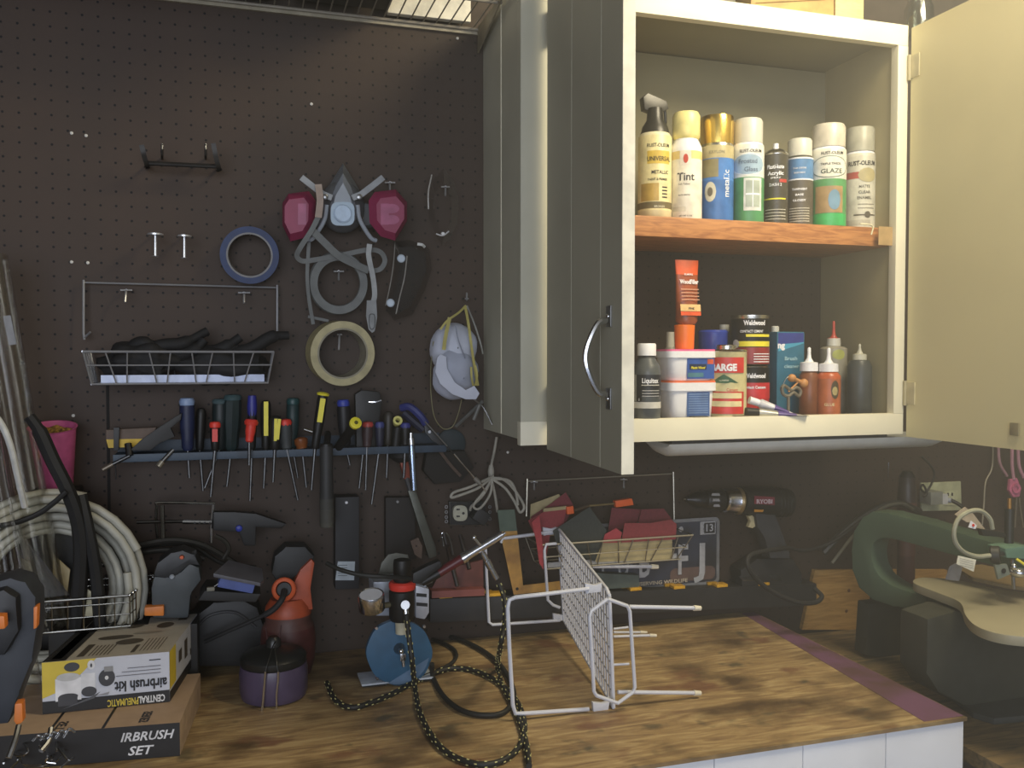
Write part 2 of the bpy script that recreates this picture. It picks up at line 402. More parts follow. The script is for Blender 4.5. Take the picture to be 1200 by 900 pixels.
b = MB(); b.box(((X0 + X1) / 2, (YF + .03) / 2 - .004, SH - .019), (X1 - X0 - .04, -YF - .032, .038), shm, bev=.002)
b.box((X1 - .04, YF + .0105, SH - .019), (.035, .0012, .037), M('#b99a6a', .6)); b.build('shelf', cab, 'orange-brown bare wood shelf board')
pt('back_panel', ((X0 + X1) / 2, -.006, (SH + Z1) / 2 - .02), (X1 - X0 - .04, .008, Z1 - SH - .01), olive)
# doors
zd0, zd1 = 1.312, 2.128
def door(hx, hy, fx, fy, mo, mi, edge, lab, th=.018, grooves=()):
    a = V((hx, hy, 0)); f = V((fx, fy, 0)); dr = (f - a); L_ = dr.length; dr.normalize(); nn = V((dr.y, -dr.x, 0))   # nn: to the left seen from hinge to free edge... thickness side
    b = MB()
    def bx(s0, s1, t0, t1, z0, z1, m):
        pts = [a + dr * s0 + nn * t0, a + dr * s1 + nn * t0, a + dr * s1 + nn * t1, a + dr * s0 + nn * t1]
        b.prism([V((p.x, p.y, z0)) for p in pts], (0, 0, z1 - z0), m)
    bx(0, L_ - .002, 0, th, zd0, zd1, mo)
    bx(L_ - .002, L_, 0, th, zd0, zd1, edge)
    for g in grooves:
        for tt in (-.0004, th): bx(g - .0015, g + .0015, tt, tt + .0004, zd0 + .001, zd1 - .001, mi)
    ob = b.build('door', cab, lab); return ob, a, dr, nn, L_
fp = P(728.6, 550, .615); 
hx_ = P(641, 517, .269).x + .018
dl, a, dr, nn, L_ = door(hx_, YF - .024, fp.x + .018, -.615, M('#a8a592', .55, var=.06, scale=5), cw, M('#f1ecd8', .45, var=.1, scale=30), 'left door, open, its grooved outer face turned to the tool wall', grooves=(.13, .262))
# which side is outside: the -x side
side = -1 if nn.x > 0 else 1
zz0 = P(712, 462, .56).z; zz1 = P(712, 376, .56).z
hp = a + dr * (L_ - .045) + (nn * .018 if nn.x < 0 else V((0, 0, 0))); outn = V((-1, 0, 0))
b = MB()
b.tube([V((hp.x, hp.y, zz0)) + outn * .004, V((hp.x, hp.y, zz0 + .004)) + outn * .018, V((hp.x, hp.y, zz0 + .03)) + outn * .032, V((hp.x, hp.y, (zz0 + zz1) / 2)) + outn * .037, V((hp.x, hp.y, zz1 - .03)) + outn * .032, V((hp.x, hp.y, zz1 - .004)) + outn * .018, V((hp.x, hp.y, zz1)) + outn * .004], .0045, chrome, n=6)
for z in (zz0 - .006, zz1 + .006):
    b.box((hp.x - .0015, hp.y, z), (.003, .016, .03), steel, bev=.001); b.ball(V((hp.x - .003, hp.y, z)), .0035, chrome, 1)
b.build('handle', dl, 'curved chrome pull handle').parent = dl
dr2, a2, d2, n2, L2 = door(X1 + .020, YF - .006, X1 + .021, YF - .40, M('#d8cfa4', .5, var=.05, scale=3), cream, cream, 'right door, open, its plain inner face towards the camera', th=.018)
sx_ = X1 + .002
b = MB(); lp = V((sx_ - .001, 0, 0))
r = ray(1189, 503); tt = (sx_ - .002 - CAM.x) / r.x; q = CAM + r * tt; b.box(q, (.003, .018, .022), M('#8d8468', .5), bev=.0008); b.build('catch_plate', dr2, 'small square grey catch plate')
for zz in (1.40, 2.05):
    b = MB(); b.box((sx_ - .001, YF - .018, zz), (.003, .024, .045), M('#c9c09c', .5), bev=.001); b.cyl((sx_ - .002, YF - .004, zz - .025), (sx_ - .002, YF - .004, zz + .025), .004, M('#b5ac88', .4)); b.build('hinge', dr2)
    b = MB(); b.box((.5305, YF - .008, zz), (.01, .012, .055), M('#8a8577', .4, metal=.6), bev=.001); b.cyl((.53, YF - .014, zz - .03), (.53, YF - .014, zz + .03), .004, M('#8a8577', .4, metal=.6)); b.build('hinge', dl)
# under-cabinet light
b = MB(); zt = 1.312; lw = M('#d8dbd6', .5, var=.04)
xa, xb = P(768, 520, .16).x, P(1086, 522, .16).x
n = 10; prof = []
for i in range(n + 1):
    an = math.pi * i / n; prof.append((math.cos(an) * .055, -math.sin(an) * .028))
rings = []
for x, k in ((xa, .35), (xa + .008, .8), (xa + .02, 1), (xb - .02, 1), (xb - .006, .8), (xb, .35)):
    rings.append([V((x, -.165 + q[0], zt - .004 + q[1] * k)) for q in prof])
b.loft(rings, lw)
lt = T('under_cabinet_light', 'long grey-white light fixture mounted under the cabinet', 'light', ((xa + xb) / 2, -.165, zt - .03)); b.build('diffuser', lt)
b = MB(); b.box(((xa + X1) / 2, -.165, zt + .001), (X1 - xa - .02, .09, .010), dgrey); b.build('housing', lt)
# ================================================ CABINET CONTENTS
frost = M('#c9c8bd', .35, var=.04); goldm = M('#e7c667', .22, 1, var=.03); tin = M('#c8c6bd', .25, 1, var=.04)
def can(name, label, cat, cx, d, body, cap, zb, group=None, decor=None, capname='cap'):
    s_ = S(cx, d); c = P(cx, body[0][0], d); c.z = zb
    t = T(name, label, cat, c, group)
    zt = P(cx, cap[-1][0] if cap else body[-1][0], d).z
    ytop = cap[-1][0] if cap else body[-1][0]; k_ = (zt - zb) / (body[0][0] - ytop)
    zz = lambda y: zb + (body[0][0] - y) * k_
    b = MB(); b.lathe([(zz(q[0]) - zb, q[1] * s_, *(q[2:])) for q in body], c, body[0][2] if len(body[0]) > 2 else tin, seg=36)
    r = max(q[1] for q in body) * s_
    if decor: decor(b, V((c.x, c.y, 0)), r, zz)
    b.build('body', t)
    if cap:
        b = MB(); b.lathe([(zz(q[0]) - zb, q[1] * s_, *(q[2:])) for q in cap], c, cap[0][2], seg=32); b.build(capname, t)
    return t, c, s_, zz
GS = 'spray cans on the cabinet shelf'
# 1 bronze universal
def dec(b, c, r, zz):
    b.wtext('RUST-OLEUM', c, r, zz(175), .0095, ink, a0=.25, w_=.045)
    b.wrect(c, r, -.45, 1.0, zz(193), zz(179), M('#d7b84a', .5), dr=.0002); b.wtext('UNIVERSAL', c, r, zz(190), .012, ink, a0=.3, w_=.048, dr=.0006)
    b.wtext('METALLIC', c, r, zz(204), .0095, ink, a0=.35, w_=.034); b.wtext('PAINT & PRIMER', c, r, zz(211), .006, ink, a0=.2, w_=.038)
    b.wrect(c, r, -.9, .25, zz(233), zz(214), M('#b89a4e', .35), dr=.0002)
    for i in range(4): b.wrect(c, r, .45, .8, zz(219 + 3.6 * i), zz(217.6 + 3.6 * i), ink)
    b.wrect(c, r, -1.5, 1.5, zz(241), zz(234), M('#6d6243', .5)); b.wtext('BRONZE', c, r, zz(240), .0045, cream, a0=.3, w_=.02, dr=.0006)
t, c, s_, zz = can('spray_can', 'pale gold labelled spray can with dark trigger grip top, leftmost on the wooden shelf', 'spray can', 767, .165,
    [(252, 18, tin), (250, 19.5, tin), (243, 19.5, M('#cfc39a', .4)), (162, 19.5, M('#dfd3a0', .4)), (158, 17, M('#e0d8b4', .4))], None, SH, GS, dec)
b = MB(); dk = M('#2b2a26', .35); gx = lambda x, y: V((c.x + (x - 767) * s_, c.y, zz(y)))
b.lathe([(0, 17 * s_), (8 * s_, 15 * s_), (16 * s_, 10 * s_), (30 * s_, 8.5 * s_)], (c.x, c.y, zz(158)), dk)
b.prism([gx(752, 118), gx(758, 113), gx(782, 120), gx(785, 128), gx(778, 132), gx(765, 134), gx(754, 131)], (0, .018, 0), dk, bev=.002)
b.tube([gx(782, 128) + V((0, .008, 0)), gx(783, 142) + V((0, .008, 0)), gx(779, 155) + V((0, .008, 0))], .003, dk); b.build('trigger_grip', t, 'dark plastic trigger grip')
# 2 tint
def dec(b, c, r, zz):
    b.wrect(c, r, -.38, .32, zz(194), zz(178), M('#e9dfd2', .5)); b.wrect(c, r, -.16, .14, zz(192), zz(182), M('#c8452c', .5), dr=.0006, shape='oval'); 
    b.wtext('Tint', c, r, zz(211), .021, ink, w_=.033); b.wtext('Soft Yellow', c, r, zz(216), .005, M('#6b655a'), a0=-.1, w_=.022)
    b.wtext('NOTE GENTLE', c, r, zz(228), .004, ink, a0=-.1, w_=.022)
    b.wrect(c, r, -.9, 0, zz(245), zz(240), M('#cfc8b6', .5)); b.wtext('NET WT 11 OZ', c, r, zz(251), .004, ink, w_=.025)
can('spray_can', 'white and pale yellow spray can with buttery yellow cap, marked Tint', 'spray can', 803.5, .175,
    [(254, 18, white), (253, 18.5, M('#eeeade', .35)), (187, 18.5, M('#efe9d8', .35)), (178, 18.5, M('#e9d088', .35)), (172, 18, white), (163, 13.5, white)],
    [(163, 14, M('#eadc8e', .35)), (160, 16, M('#eadc8e', .35)), (137, 16, M('#ecdf98', .35)), (133, 14, M('#ecdf98', .35))], SH, GS, dec)
# 3 metallic
def dec(b, c, r, zz):
    b.wtext('KRYLON', c, r, zz(181), .008, M('#8d8568'), a0=0, w_=.03)
    b.wrect(c, r, -1.45, .1, zz(207), zz(187), M('#8a825f', .4)); b.wrect(c, r, .1, 1.5, zz(207), zz(188), M('#4a7fc4', .3))
    b.wtext('metallic', c, r, zz(214), .0175, white, a0=.78, rot90=True, w_=.052)
    b.wrect(c, r, -.75, -.02, zz(234), zz(212), M('#cfcbb8', .4), shape='oval'); b.wrect(c, r, -.55, -.22, zz(228), zz(218), M('#6d675a', .4), dr=.0006, shape='oval')
can('spray_can', 'blue spray can with shiny gold fluted cap, marked metallic', 'spray can', 839.5, .165,
    [(256, 18, tin), (255, 19.3, M('#3f72b8', .3)), (210, 19.3, M('#3f6fb0', .3)), (186, 19.3, M('#4a7fc4', .3)), (172, 19.3, M('#b6aa7e', .35)), (169, 18.6, tin)],
    [(169, 19, goldm), (145, 19.6, goldm), (138, 18.5, goldm), (137, 14, goldm)], SH, GS, dec)
# 4 frosted glass
def dec(b, c, r, zz):
    b.wtext('RUST-OLEUM', c, r, zz(180), .0085, ink, a0=.2, w_=.045)
    b.wrect(c, r, -1.2, 1.25, zz(205), zz(181), M('#e6e9ea', .4), shape='oval', dr=.0003); b.wrect(c, r, -1.1, 1.15, zz(204), zz(182), M('#9cb6cc', .4), shape='oval', dr=.0005)
    b.wtext('Frosted', c, r, zz(192), .0125, M('#5c6f86'), w_=.036, dr=.0009); b.wtext('Glass', c, r, zz(201), .0125, M('#5c6f86'), a0=.2, w_=.026, dr=.0009)
    b.wrect(c, r, -.25, .95, zz(244), zz(208), M('#d9dcd6', .4)); b.wrect(c, r, -.12, .78, zz(240), zz(211), M('#a8b3a8', .4), dr=.0006)
    b.wrect(c, r, .28, .34, zz(240), zz(211), white, dr=.0009); b.wrect(c, r, -.12, .78, zz(227), zz(225), white, dr=.0009)
can('spray_can', 'spray can with frosted cap, pale blue oval and a window picture on green', 'spray can', 876, .175,
    [(257, 17, tin), (256, 18.3, M('#4f8a5c', .35)), (207, 18.3, M('#4f8f60', .35)), (180, 18.3, M('#dfe0d8', .35)), (171, 18, M('#dfe0d8', .35)), (168, 16, white)],
    [(168, 16.6, frost), (144, 16.6, frost), (141, 15, frost)], SH, GS, dec)
# 5 small dark acrylic
def dec(b, c, r, zz):
    b.wtext('Plasti-kote', c, r, zz(198), .011, white, w_=.034, off=.03); b.wtext('Acrylic', c, r, zz(205), .0105, white, w_=.032, off=.03)
    b.wtext('SPRAY', c, r, zz(209), .005, white, w_=.02); b.wrect(c, r, .3, 1.0, zz(213), zz(209.5), M('#b0392f', .5))
    b.wtext('DASH 2', c, r, zz(217), .008, white, w_=.024); b.wrect(c, r, -1.1, .9, zz(231.5), zz(230), yellow)
    for i in range(4): b.wrect(c, r, -.9, .9, zz(243 + 3.4 * i), zz(242 + 3.4 * i), M('#b5b3a8'))
can('spray_can', 'capless dark spray can with small white nozzle, Acrylic lettered in white', 'spray can', 908.5, .170,
    [(259, 13, tin), (258, 14, M('#46443c', .35)), (182, 14, M('#4a473d', .35)), (181, 14.2, tin), (179, 13, tin), (176, 9, tin), (174.5, 5, tin)],
    [(174.5, 3.2, white), (168.5, 3.0, white)], SH, GS, dec, capname='nozzle')
# 6 small blue/dark
def dec(b, c, r, zz):
    for i in range(3): b.wtext(['TRANSPARENT', 'BASE', 'GLOSSY'][i], c, r, zz(221 + 6 * i), .0058, white, w_=[.03, .016, .026][i], off=.03)
    b.wtext('CLEAR COATING', c, r, zz(198), .0045, white, w_=.026); b.wtext('SPRAY PAINT', c, r, zz(203), .0045, white, w_=.022)
    for i in range(6): b.wrect(c, r, -.8, .8, zz(241 + 2.8 * i), zz(240 + 2.8 * i), M('#bcb8aa'))
can('spray_can', 'short spray can with pale plastic cap, blue top band and dark lower label', 'spray can', 936.5, .165,
    [(260, 14, tin), (259, 15.2, M('#5b554a', .4)), (210, 15.2, M('#5b554a', .4)), (208.5, 15.3, white), (187, 15.3, M('#5583b4', .35)), (185.5, 15.3, white), (183, 12, tin)],
    [(183, 13.8, frost), (166, 13.8, frost), (164, 12.5, frost)], SH, GS, dec)
# 7 triple glaze
def dec(b, c, r, zz):
    b.wtext('RUST-OLEUM', c, r, zz(182.5), .0085, ink, a0=.25, w_=.045)
    b.wrect(c, r, -1.1, 1.3, zz(208), zz(184), M('#7d8a80', .4), shape='oval'); b.wrect(c, r, -1.02, 1.22, zz(207), zz(185), M('#e4e2d4', .4), shape='oval', dr=.0005)
    b.wtext('TRIPLE THICK', c, r, zz(194), .006, ink, a0=.15, w_=.04, dr=.0009); b.wtext('GLAZE', c, r, zz(203), .0125, M('#2f4a3c'), a0=.2, w_=.042, dr=.0009)
    b.wrect(c, r, -.75, .9, zz(246), zz(217), M('#a48a62', .4)); b.wrect(c, r, .0, .72, zz(243), zz(221), M('#6f93ad', .4), shape='oval', dr=.0006)
can('spray_can', 'fat spray can with clear cap, white GLAZE oval and green band with a blue pot', 'spray can', 970, .175,
    [(261, 18.5, tin), (260, 20, M('#3fae62', .35)), (247, 20, M('#3fae62', .35)), (209, 20, M('#57975f', .35)), (183, 20, M('#dcdbcf', .35)), (176, 19.6, M('#dcdbcf', .35)), (173, 17.5, white)],
    [(173, 18.6, M('#bdb6a4', .3)), (151, 18.8, M('#c9c3b4', .3)), (147.5, 17, M('#c9c3b4', .3))], SH, GS, dec)
# 8 matte clear enamel
def dec(b, c, r, zz):
    b.wtext('RUST-OLEUM', c, r, zz(193), .0125, ink, a0=.15, w_=.058, off=.03)
    b.wrect(c, r, -1.0, .1, zz(207), zz(200), M('#b4554a', .5)); b.wrect(c, r, -.12, 1.1, zz(211), zz(196), M('#b9ae83', .4), shape='oval', dr=.0006)
    for i, q in enumerate(('MATTE', 'CLEAR', 'ENAMEL')): b.wtext(q, c, r, zz(217 + 6 * i), .008, M('#4e4b41'), a0=.3, w_=(.022, .024, .028)[i])
    for i in range(2): b.wrect(c, r, -.1, 1, zz(235 + 4 * i), zz(234 + 4 * i), M('#8c877a'))
    b.wrect(c, r, -.35, 1.1, zz(246.5), zz(245), M('#5c574b')); b.wrect(c, r, .3, .7, zz(249), zz(242), M('#5c574b'), shape='oval', dr=.0006)
    b.wrect(c, r, -1, .7, zz(256), zz(251), M('#b8b5a6'))
can('spray_can', 'plain white spray can with grey cap and small red stripe, rightmost on the wooden shelf', 'spray can', 1007, .150,
    [(262, 17, tin), (261, 18, M('#c9c7b8', .4)), (184, 18, M('#cccaba', .4)), (180, 17.4, M('#cccaba', .4)), (177, 15, white)],
    [(177, 16.3, M('#a9a898', .35)), (154, 16.5, M('#adac9c', .35)), (151, 15, M('#adac9c', .35))], SH, GS, dec)

# ---------- lower compartment (floor of the cabinet)
CB = Z0 + .0365
def dec(b, c, r, zz):
    b.wrect(c, r, -1.45, 1.5, zz(461), zz(437), M('#23262e', .5)); b.wrect(c, r, -1.45, -.75, zz(466), zz(437), M('#9a9a94', .5), dr=.0005)
    b.wrect(c, r, -1.45, 1.5, zz(474), zz(467), M('#cfcdc6', .5)); b.wtext('Liquitex', c, r, zz(446), .0125, white, a0=.3, w_=.032, off=.03, dr=.0009)
    b.wrect(c, r, -.35, 1.0, zz(449), zz(448), M('#cfcdc6'), dr=.0009)
    for i in range(3): b.wrect(c, r, -.3, 1.0, zz(455 + 3 * i), zz(454 + 3 * i), M('#a9a9a9'), dr=.0009)
    b.wrect(c, r, -.75, -.3, zz(467), zz(460.5), ink, shape='oval', dr=.0009); b.wtext('S', c, r, zz(465.5), .006, white, a0=-.52, dr=.0012)
can('medium_bottle', 'dark grey squeeze bottle with white flat cap, leftmost on the cabinet floor', 'bottle', 757.5, .215,
    [(488, 15, M('#54595c', .35)), (486, 16.5, M('#54595c', .35)), (436, 16.5, M('#54595c', .35)), (427, 15, M('#54595c', .35)), (419, 10, M('#54595c', .35)), (415, 9.5, dgrey)],
    [(416, 11, white), (404, 11, white), (402.5, 10, white)], CB, None, dec)
def tub(label, cx, yb, yt, lidb, lidt, hw, lidm, dec, zb, group=None, d=.175):
    s_ = S(cx, d); c = P(cx, yb, d); c.z = zb; t = T('filler_tub', label, 'tub', c, group)
    b = MB(); h = (yb - lidb) * s_
    def ring_(w_, z, rr=.3): 
        o = []
        for i in range(28):
            a = 2 * math.pi * i / 28; ca, sa = math.cos(a), math.sin(a); e = 2 / 5
            o.append(V((c.x + math.copysign(abs(ca) ** e, ca) * w_ * s_, c.y + math.copysign(abs(sa) ** e, sa) * w_ * s_ * .72, z)))
        return o
    b.loft([ring_(hw - 6, zb), ring_(hw - 5, zb + .002), ring_(hw - 3, zb + h)], white)
    fy = c.y - (hw - 4.2) * s_ * .72 - .0015
    dec(b, c, fy, s_, lambda x, y: V((c.x + (x - cx) * s_, fy - .0002, zb + (yb - y) * s_)))
    b.build('bucket', t)
    b = MB(); b.loft([ring_(hw, zb + h - .001), ring_(hw, zb + (yb - lidt - 2.2) * s_)], white); b.loft([ring_(hw - .5, zb + (yb - lidt - 2.2) * s_), ring_(hw - .5, zb + (yb - lidt) * s_)], lidm); b.build('lid', t)
    return t, zb + (yb - lidt) * s_
def quad(b, f, x0, x1, y0, y1, m, k=0): b.poly([f(x0, y1) - V((0, k, 0)), f(x1, y1) - V((0, k, 0)), f(x1, y0) - V((0, k, 0)), f(x0, y0) - V((0, k, 0))], m)
def d1(b, c, fy, s_, f):
    quad(b, f, 794, 823, 456, 484, M('#3f5f96', .5)); 
    for i in range(9): quad(b, f, 796, 821, 458 + 2.7 * i, 459 + 2.7 * i, M('#7f97bd'), .0004)
t, z1 = tub('white tub with orange lid rim, under the blue labelled tub', 803, 487, 443, 454, 443, 32, M('#e8744a', .5), d1, CB)
def d2(b, c, fy, s_, f):
    quad(b, f, 794, 829, 417.5, 441, M('#2f55a0', .5)); quad(b, f, 797, 819, 424, 430.5, M('#1f2c4a'), .0003); b.text('Plastic Wood', f(808, 429.5) - V((0, .0006, 0)), (1, 0, 0), (0, 0, 1), .0065, yellow, w_=.03, shear=.2, off=.03)
    quad(b, f, 820, 828, 418.5, 424, M('#c8553a'), .0003); quad(b, f, 795, 815, 434, 439, M('#4c7c8c'), .0003)
t, z2 = tub('white tub with pink lid rim and blue label, stacked under the orange tube', 802, 443, 407, 416, 407, 32.5, M('#e86a9a', .5), d2, z1 + .0003)
# wood filler tube standing on its cap
d = .175; s_ = S(802, d); c = P(802, 407, d); c.z = z2 + .0003; om = M('#ee7a2c', .4, var=.04); ob_ = M('#8f4a2e', .4)
t = T('wood_filler_tube', 'orange squeeze tube standing upside down on the stacked tubs', 'tube', c)
f = lambda x, y: V((c.x + (x - 800.5) * s_, c.y, c.z + (407 - y) * s_))
b = MB(); b.lathe([(0, 10.6 * s_), (2 * s_, 11 * s_), (28 * s_, 12 * s_), (28.5 * s_, 10 * s_)], c, om); b.build('cap', t, 'bright orange cap')
def oval(cx_, y, hx, hy, n=24, o=f): 
    p = o(cx_, y); return [V((p.x + math.cos(2 * math.pi * i / n) * hx * s_, p.y + math.sin(2 * math.pi * i / n) * hy * s_, p.z)) for i in range(n)]
b = MB()
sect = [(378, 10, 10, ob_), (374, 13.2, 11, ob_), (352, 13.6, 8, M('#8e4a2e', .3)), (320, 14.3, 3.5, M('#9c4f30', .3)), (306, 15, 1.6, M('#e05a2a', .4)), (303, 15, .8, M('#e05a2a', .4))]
for q0, q1 in zip(sect, sect[1:]): b.loft([oval(803, q0[0], q0[1], q0[2]), oval(803, q1[0], q1[1], q1[2])], q1[3], caps=False)
b.poly(oval(803, 303, 15, .8), om)
def fr(x, y, k=.0): return f(x, y) + V((0, -(.5 + (y - 303) / 75 * 11) * s_ * .98 - .0022 - k, 0))
quad(b, fr, 790, 816, 355, 363, M('#dcb77c', .5)); quad(b, fr, 790, 816, 363.5, 368, M('#e0572b', .4)); b.text('PINE', fr(804, 361, .0006), (1, 0, 0), (0, .1, 1), .006, ink, w_=.012)
b.text('WoodFiller', fr(803, 331, .0006), (1, 0, 0), (0, .15, 1), .012, white, w_=.040, off=.03); b.text('ELMERS', fr(803, 321, .0006), (1, 0, 0), (0, .15, 1), .005, white, w_=.018)
for i in range(4): quad(b, lambda x, y: fr(x, y, .0004), 792, 815, 337 + 4 * i, 338 + 4 * i, M('#d09c80'))
b.build('tube_body', t)
# barge can
def dec(b, c, r, zz):
    rd = M('#c93a35', .4); gr = M('#3f6b4d', .5)
    b.wrect(c, r, -1.3, .95, zz(435), zz(418), rd); b.wtext('BARGE', c, r, zz(432.5), .018, white, a0=-.1, w_=.05, off=.05, dr=.0007)
    c_ = V((c.x, c.y, 0)); phi = math.atan2(CAM.y - c.y, CAM.x - c.x)
    pts = [(-.7, 446), (-.1, 436.5), (.55, 446)]
    b.add([(c.x + (r + .0008) * math.cos(phi + a), c.y + (r + .0008) * math.sin(phi + a), zz(y)) for a, y in ((-.75, 446), (-.35, 440), (-.1, 436.5), (.2, 440.5), (.6, 446), (-.1, 446.2))], [(0, 1, 5), (1, 2, 5), (2, 3, 5), (3, 4, 5)], gr)
    b.wtext('ALL PURPOSE', c, r, zz(444), .004, cream, a0=-.1, w_=.018, dr=.0012); b.wtext('Cement', c, r, zz(455), .008, rd, a0=.3, w_=.022, dr=.0007)
    b.wrect(c, r, -1.3, .95, zz(480), zz(455.5), rd)
    for i in range(2): b.wrect(c, r, -1.1, .8, zz(463 + 9 * i), zz(457 + 9 * i), M('#ddd0a0'), dr=.0006)
can('glue_can', 'red and cream cement can lettered BARGE with small screw neck', 'can', 850.5, .185,
    [(485, 23, tin), (483, 24, tin), (481, 23.5, M('#d9cf9c', .4)), (412, 23.5, M('#d9cf9c', .4)), (411, 24.3, tin), (409.5, 22, tin), (409, 12, tin)],
    [(409, 11, tin), (405, 11, tin), (404, 10, tin)], CB, None, dec)
# weldwood cans stacked
def dec(b, c, r, zz):
    b.wtext('Weldwood', c, r, zz(441), .013, white, a0=.25, w_=.045, off=.04); b.wrect(c, r, -1.4, 1.4, zz(463), zz(446), M('#c23035', .4))
    b.wtext('Contact Cement', c, r, zz(452), .008, white, a0=.2, w_=.05, off=.03, dr=.0007)
zr = P(880, 428, .125).z
t, c, s_, zz = can('contact_cement_can', 'lower black and red cement can, half hidden behind the BARGE can', 'can', 879.5, .125,
    [(480, 19, tin), (478, 21, M('#c23035', .4)), (446, 21, M('#c23035', .4)), (430, 21, black), (429, 21.5, tin), (428, 19, tin)], None, CB, 'stacked cement cans', dec)
zt_ = zz(428)
def dec(b, c, r, zz):
    b.wtext('Weldwood', c, r, zz(381.5), .0135, white, a0=.25, w_=.045, off=.04); b.wtext('CONTACT CEMENT', c, r, zz(390), .007, white, a0=.1, w_=.048, off=.02)
    b.wrect(c, r, -.2, 1.3, zz(395), zz(392), yellow); b.wrect(c, r, -.9, 1.35, zz(406), zz(400), yellow); b.wrect(c, r, -1.5, 1.5, zz(426), zz(407), M('#8e2c2c', .4), dr=.0002)
    b.wrect(c, r, -1.0, -.55, zz(408), zz(398), M('#c8c4b8', .4), shape='oval', dr=.0006)
    for i in range(4): b.wrect(c, r, .2, 1.3, zz(415 + 3 * i), zz(414 + 3 * i), white, dr=.0006)
can('contact_cement_can', 'upper black cement can with yellow stripes, stacked highest in the cabinet', 'can', 878.5, .125,
    [(427.5, 20, tin), (426, 21.7, black), (374, 21.7, black), (372, 22.2, tin), (370, 22.2, tin), (370.5, 20, tin), (371.5, 19, tin)], None, zt_ + .0003, 'stacked cement cans', dec)
# brush cleaner flat can
d = .10; c = P(918, 470, d); c.z = CB; s_ = S(918, d); zt = P(918, 389, d).z
t = T('brush_cleaner_can', 'flat blue rectangular can of brush cleaner with small white cap', 'can', c)
b = MB(); bc = M('#326c88', .35, var=.05); b.box((c.x, c.y, (CB + zt) / 2), (37 * s_, .05, zt - CB), bc, bev=.004)
fc = lambda x, y: V((c.x + (x - 918) * s_, c.y - .0254, zt - (y - 389) * s_))
b.poly([fc(901, 404), fc(935, 401), fc(935, 390.5), fc(901, 390.5)], M('#34408c', .4)); b.poly([fc(901, 404), fc(901, 412), fc(935, 402.5), fc(935, 401)], M('#4b9fc0', .4))
b.text('Brush', fc(918, 422) - V((0, .0004, 0)), (1, 0, 0), (0, 0, 1), .011, M('#a9cfdb'), w_=.030); b.text('cleaner', fc(919, 431) - V((0, .0004, 0)), (1, 0, 0), (0, 0, 1), .011, M('#a9cfdb'), w_=.036)
b.text('ng', fc(905, 408) - V((0, .0004, 0)), (1, 0, 0), (0, 0, 1), .018, white, off=.05); b.build('body', t)
b = MB(); b.lathe([(0, 4.5 * s_), (6 * s_, 4.5 * s_), (7 * s_, 3.5 * s_)], (c.x - 12 * s_, c.y, zt - .0005), frost); b.build('cap', t)
# blue canister behind tubs
can('blue_canister', 'glossy dark blue canister standing behind the white tubs', 'can', 835, .09, [(478, 16, blue), (477, 17, M('#2c3f94', .25)), (391, 17, M('#2c3f94', .25)), (389, 17.5, M('#30449c', .25)), (387, 16, M('#30449c', .25))], None, CB)
can('small_white_cap_bottle', 'pale bottle with ribbed cap behind the orange tube', 'bottle', 785, .06, [(476, 10, M('#8d8c84', .5)), (412, 10, M('#8d8c84', .5)), (405, 5, M('#8d8c84', .5))], [(405, 5, frost), (389, 4.6, frost)], CB)
can('capped_bottle', 'small bottle with white cap between the blue canister and the cement can', 'bottle', 848, .05, [(474, 9, M('#3a3f58', .5)), (396, 9, M('#3a3f58', .5)), (388, 6, M('#3a3f58', .5))], [(388, 5.5, frost), (380.5, 5.5, frost)], CB)
# glue bottles
def glue(label, cx, d, yb, ysh, ycapb, ycapt, ytip, hw, hc, bm_, cm, tipm, dec=None, nm='glue_bottle', grp=None):
    return can(nm, label, 'bottle', cx, d, [(yb, hw - 1.5, bm_), (yb - 2, hw, bm_), (ysh, hw, bm_), (ycapb + 1, hw * .78, bm_), (ycapb, hc * .8, bm_)],
        [(ycapb, hc, cm), (ycapt, hc * .96, cm), (ycapt - 1, hc * .5, tipm), (ycapt - 5, hc * .25, tipm), ((ytip + ycapt) / 2 - 2, hc * .19, tipm), (ytip + 1.5, hc * .2, tipm), (ytip, hc * .1, tipm)], CB, grp, dec, 'nozzle_cap')
brn = M('#7d4a2e', .35); org = M('#b55a34', .3)
def dec(b, c, r, zz):
    b.wrect(c, r, -1.5, 1.5, zz(484), zz(443), M('#b0623c', .4)); b.wrect(c, r, .2, .95, zz(466), zz(445), M('#4c4230', .5), shape='oval', dr=.0006); b.wrect(c, r, .3, .8, zz(462), zz(452), M('#a89a6c', .5), shape='oval', dr=.001)
    b.wtext('GLUE', c, r, zz(474), .008, M('#e8d9a8'), a0=.1, w_=.02, dr=.0007)
glue('orange labelled glue bottle with white twist cap, in front', 970.5, .185, 485, 440, 435, 426, 407.5, 13.5, 11, org, white, white, dec)
glue('brown glue bottle with white pointed cap, left of the orange labelled one', 947.5, .165, 482, 438, 433.5, 424, 407, 11, 10.5, brn, white, white)
glue('dark grey squeeze bottle with fine white tip, rightmost in the cabinet', 1006.5, .185, 487, 430, 422, 415.5, 403, 14, 8, M('#3f4445', .4), M('#b9b8a8', .4), M('#b9b8a8', .4))
def dec(b, c, r, zz): b.wrect(c, r, -.1, .9, zz(419), zz(408), M('#a8ad5c', .5), shape='oval')
glue('translucent glue bottle with red pointed nozzle, behind the orange glue bottle', 976, .12, 478, 407, 404, 395.5, 376, 15.5, 8, M('#9b9788', .35), frost, M('#b8473c', .4), dec)
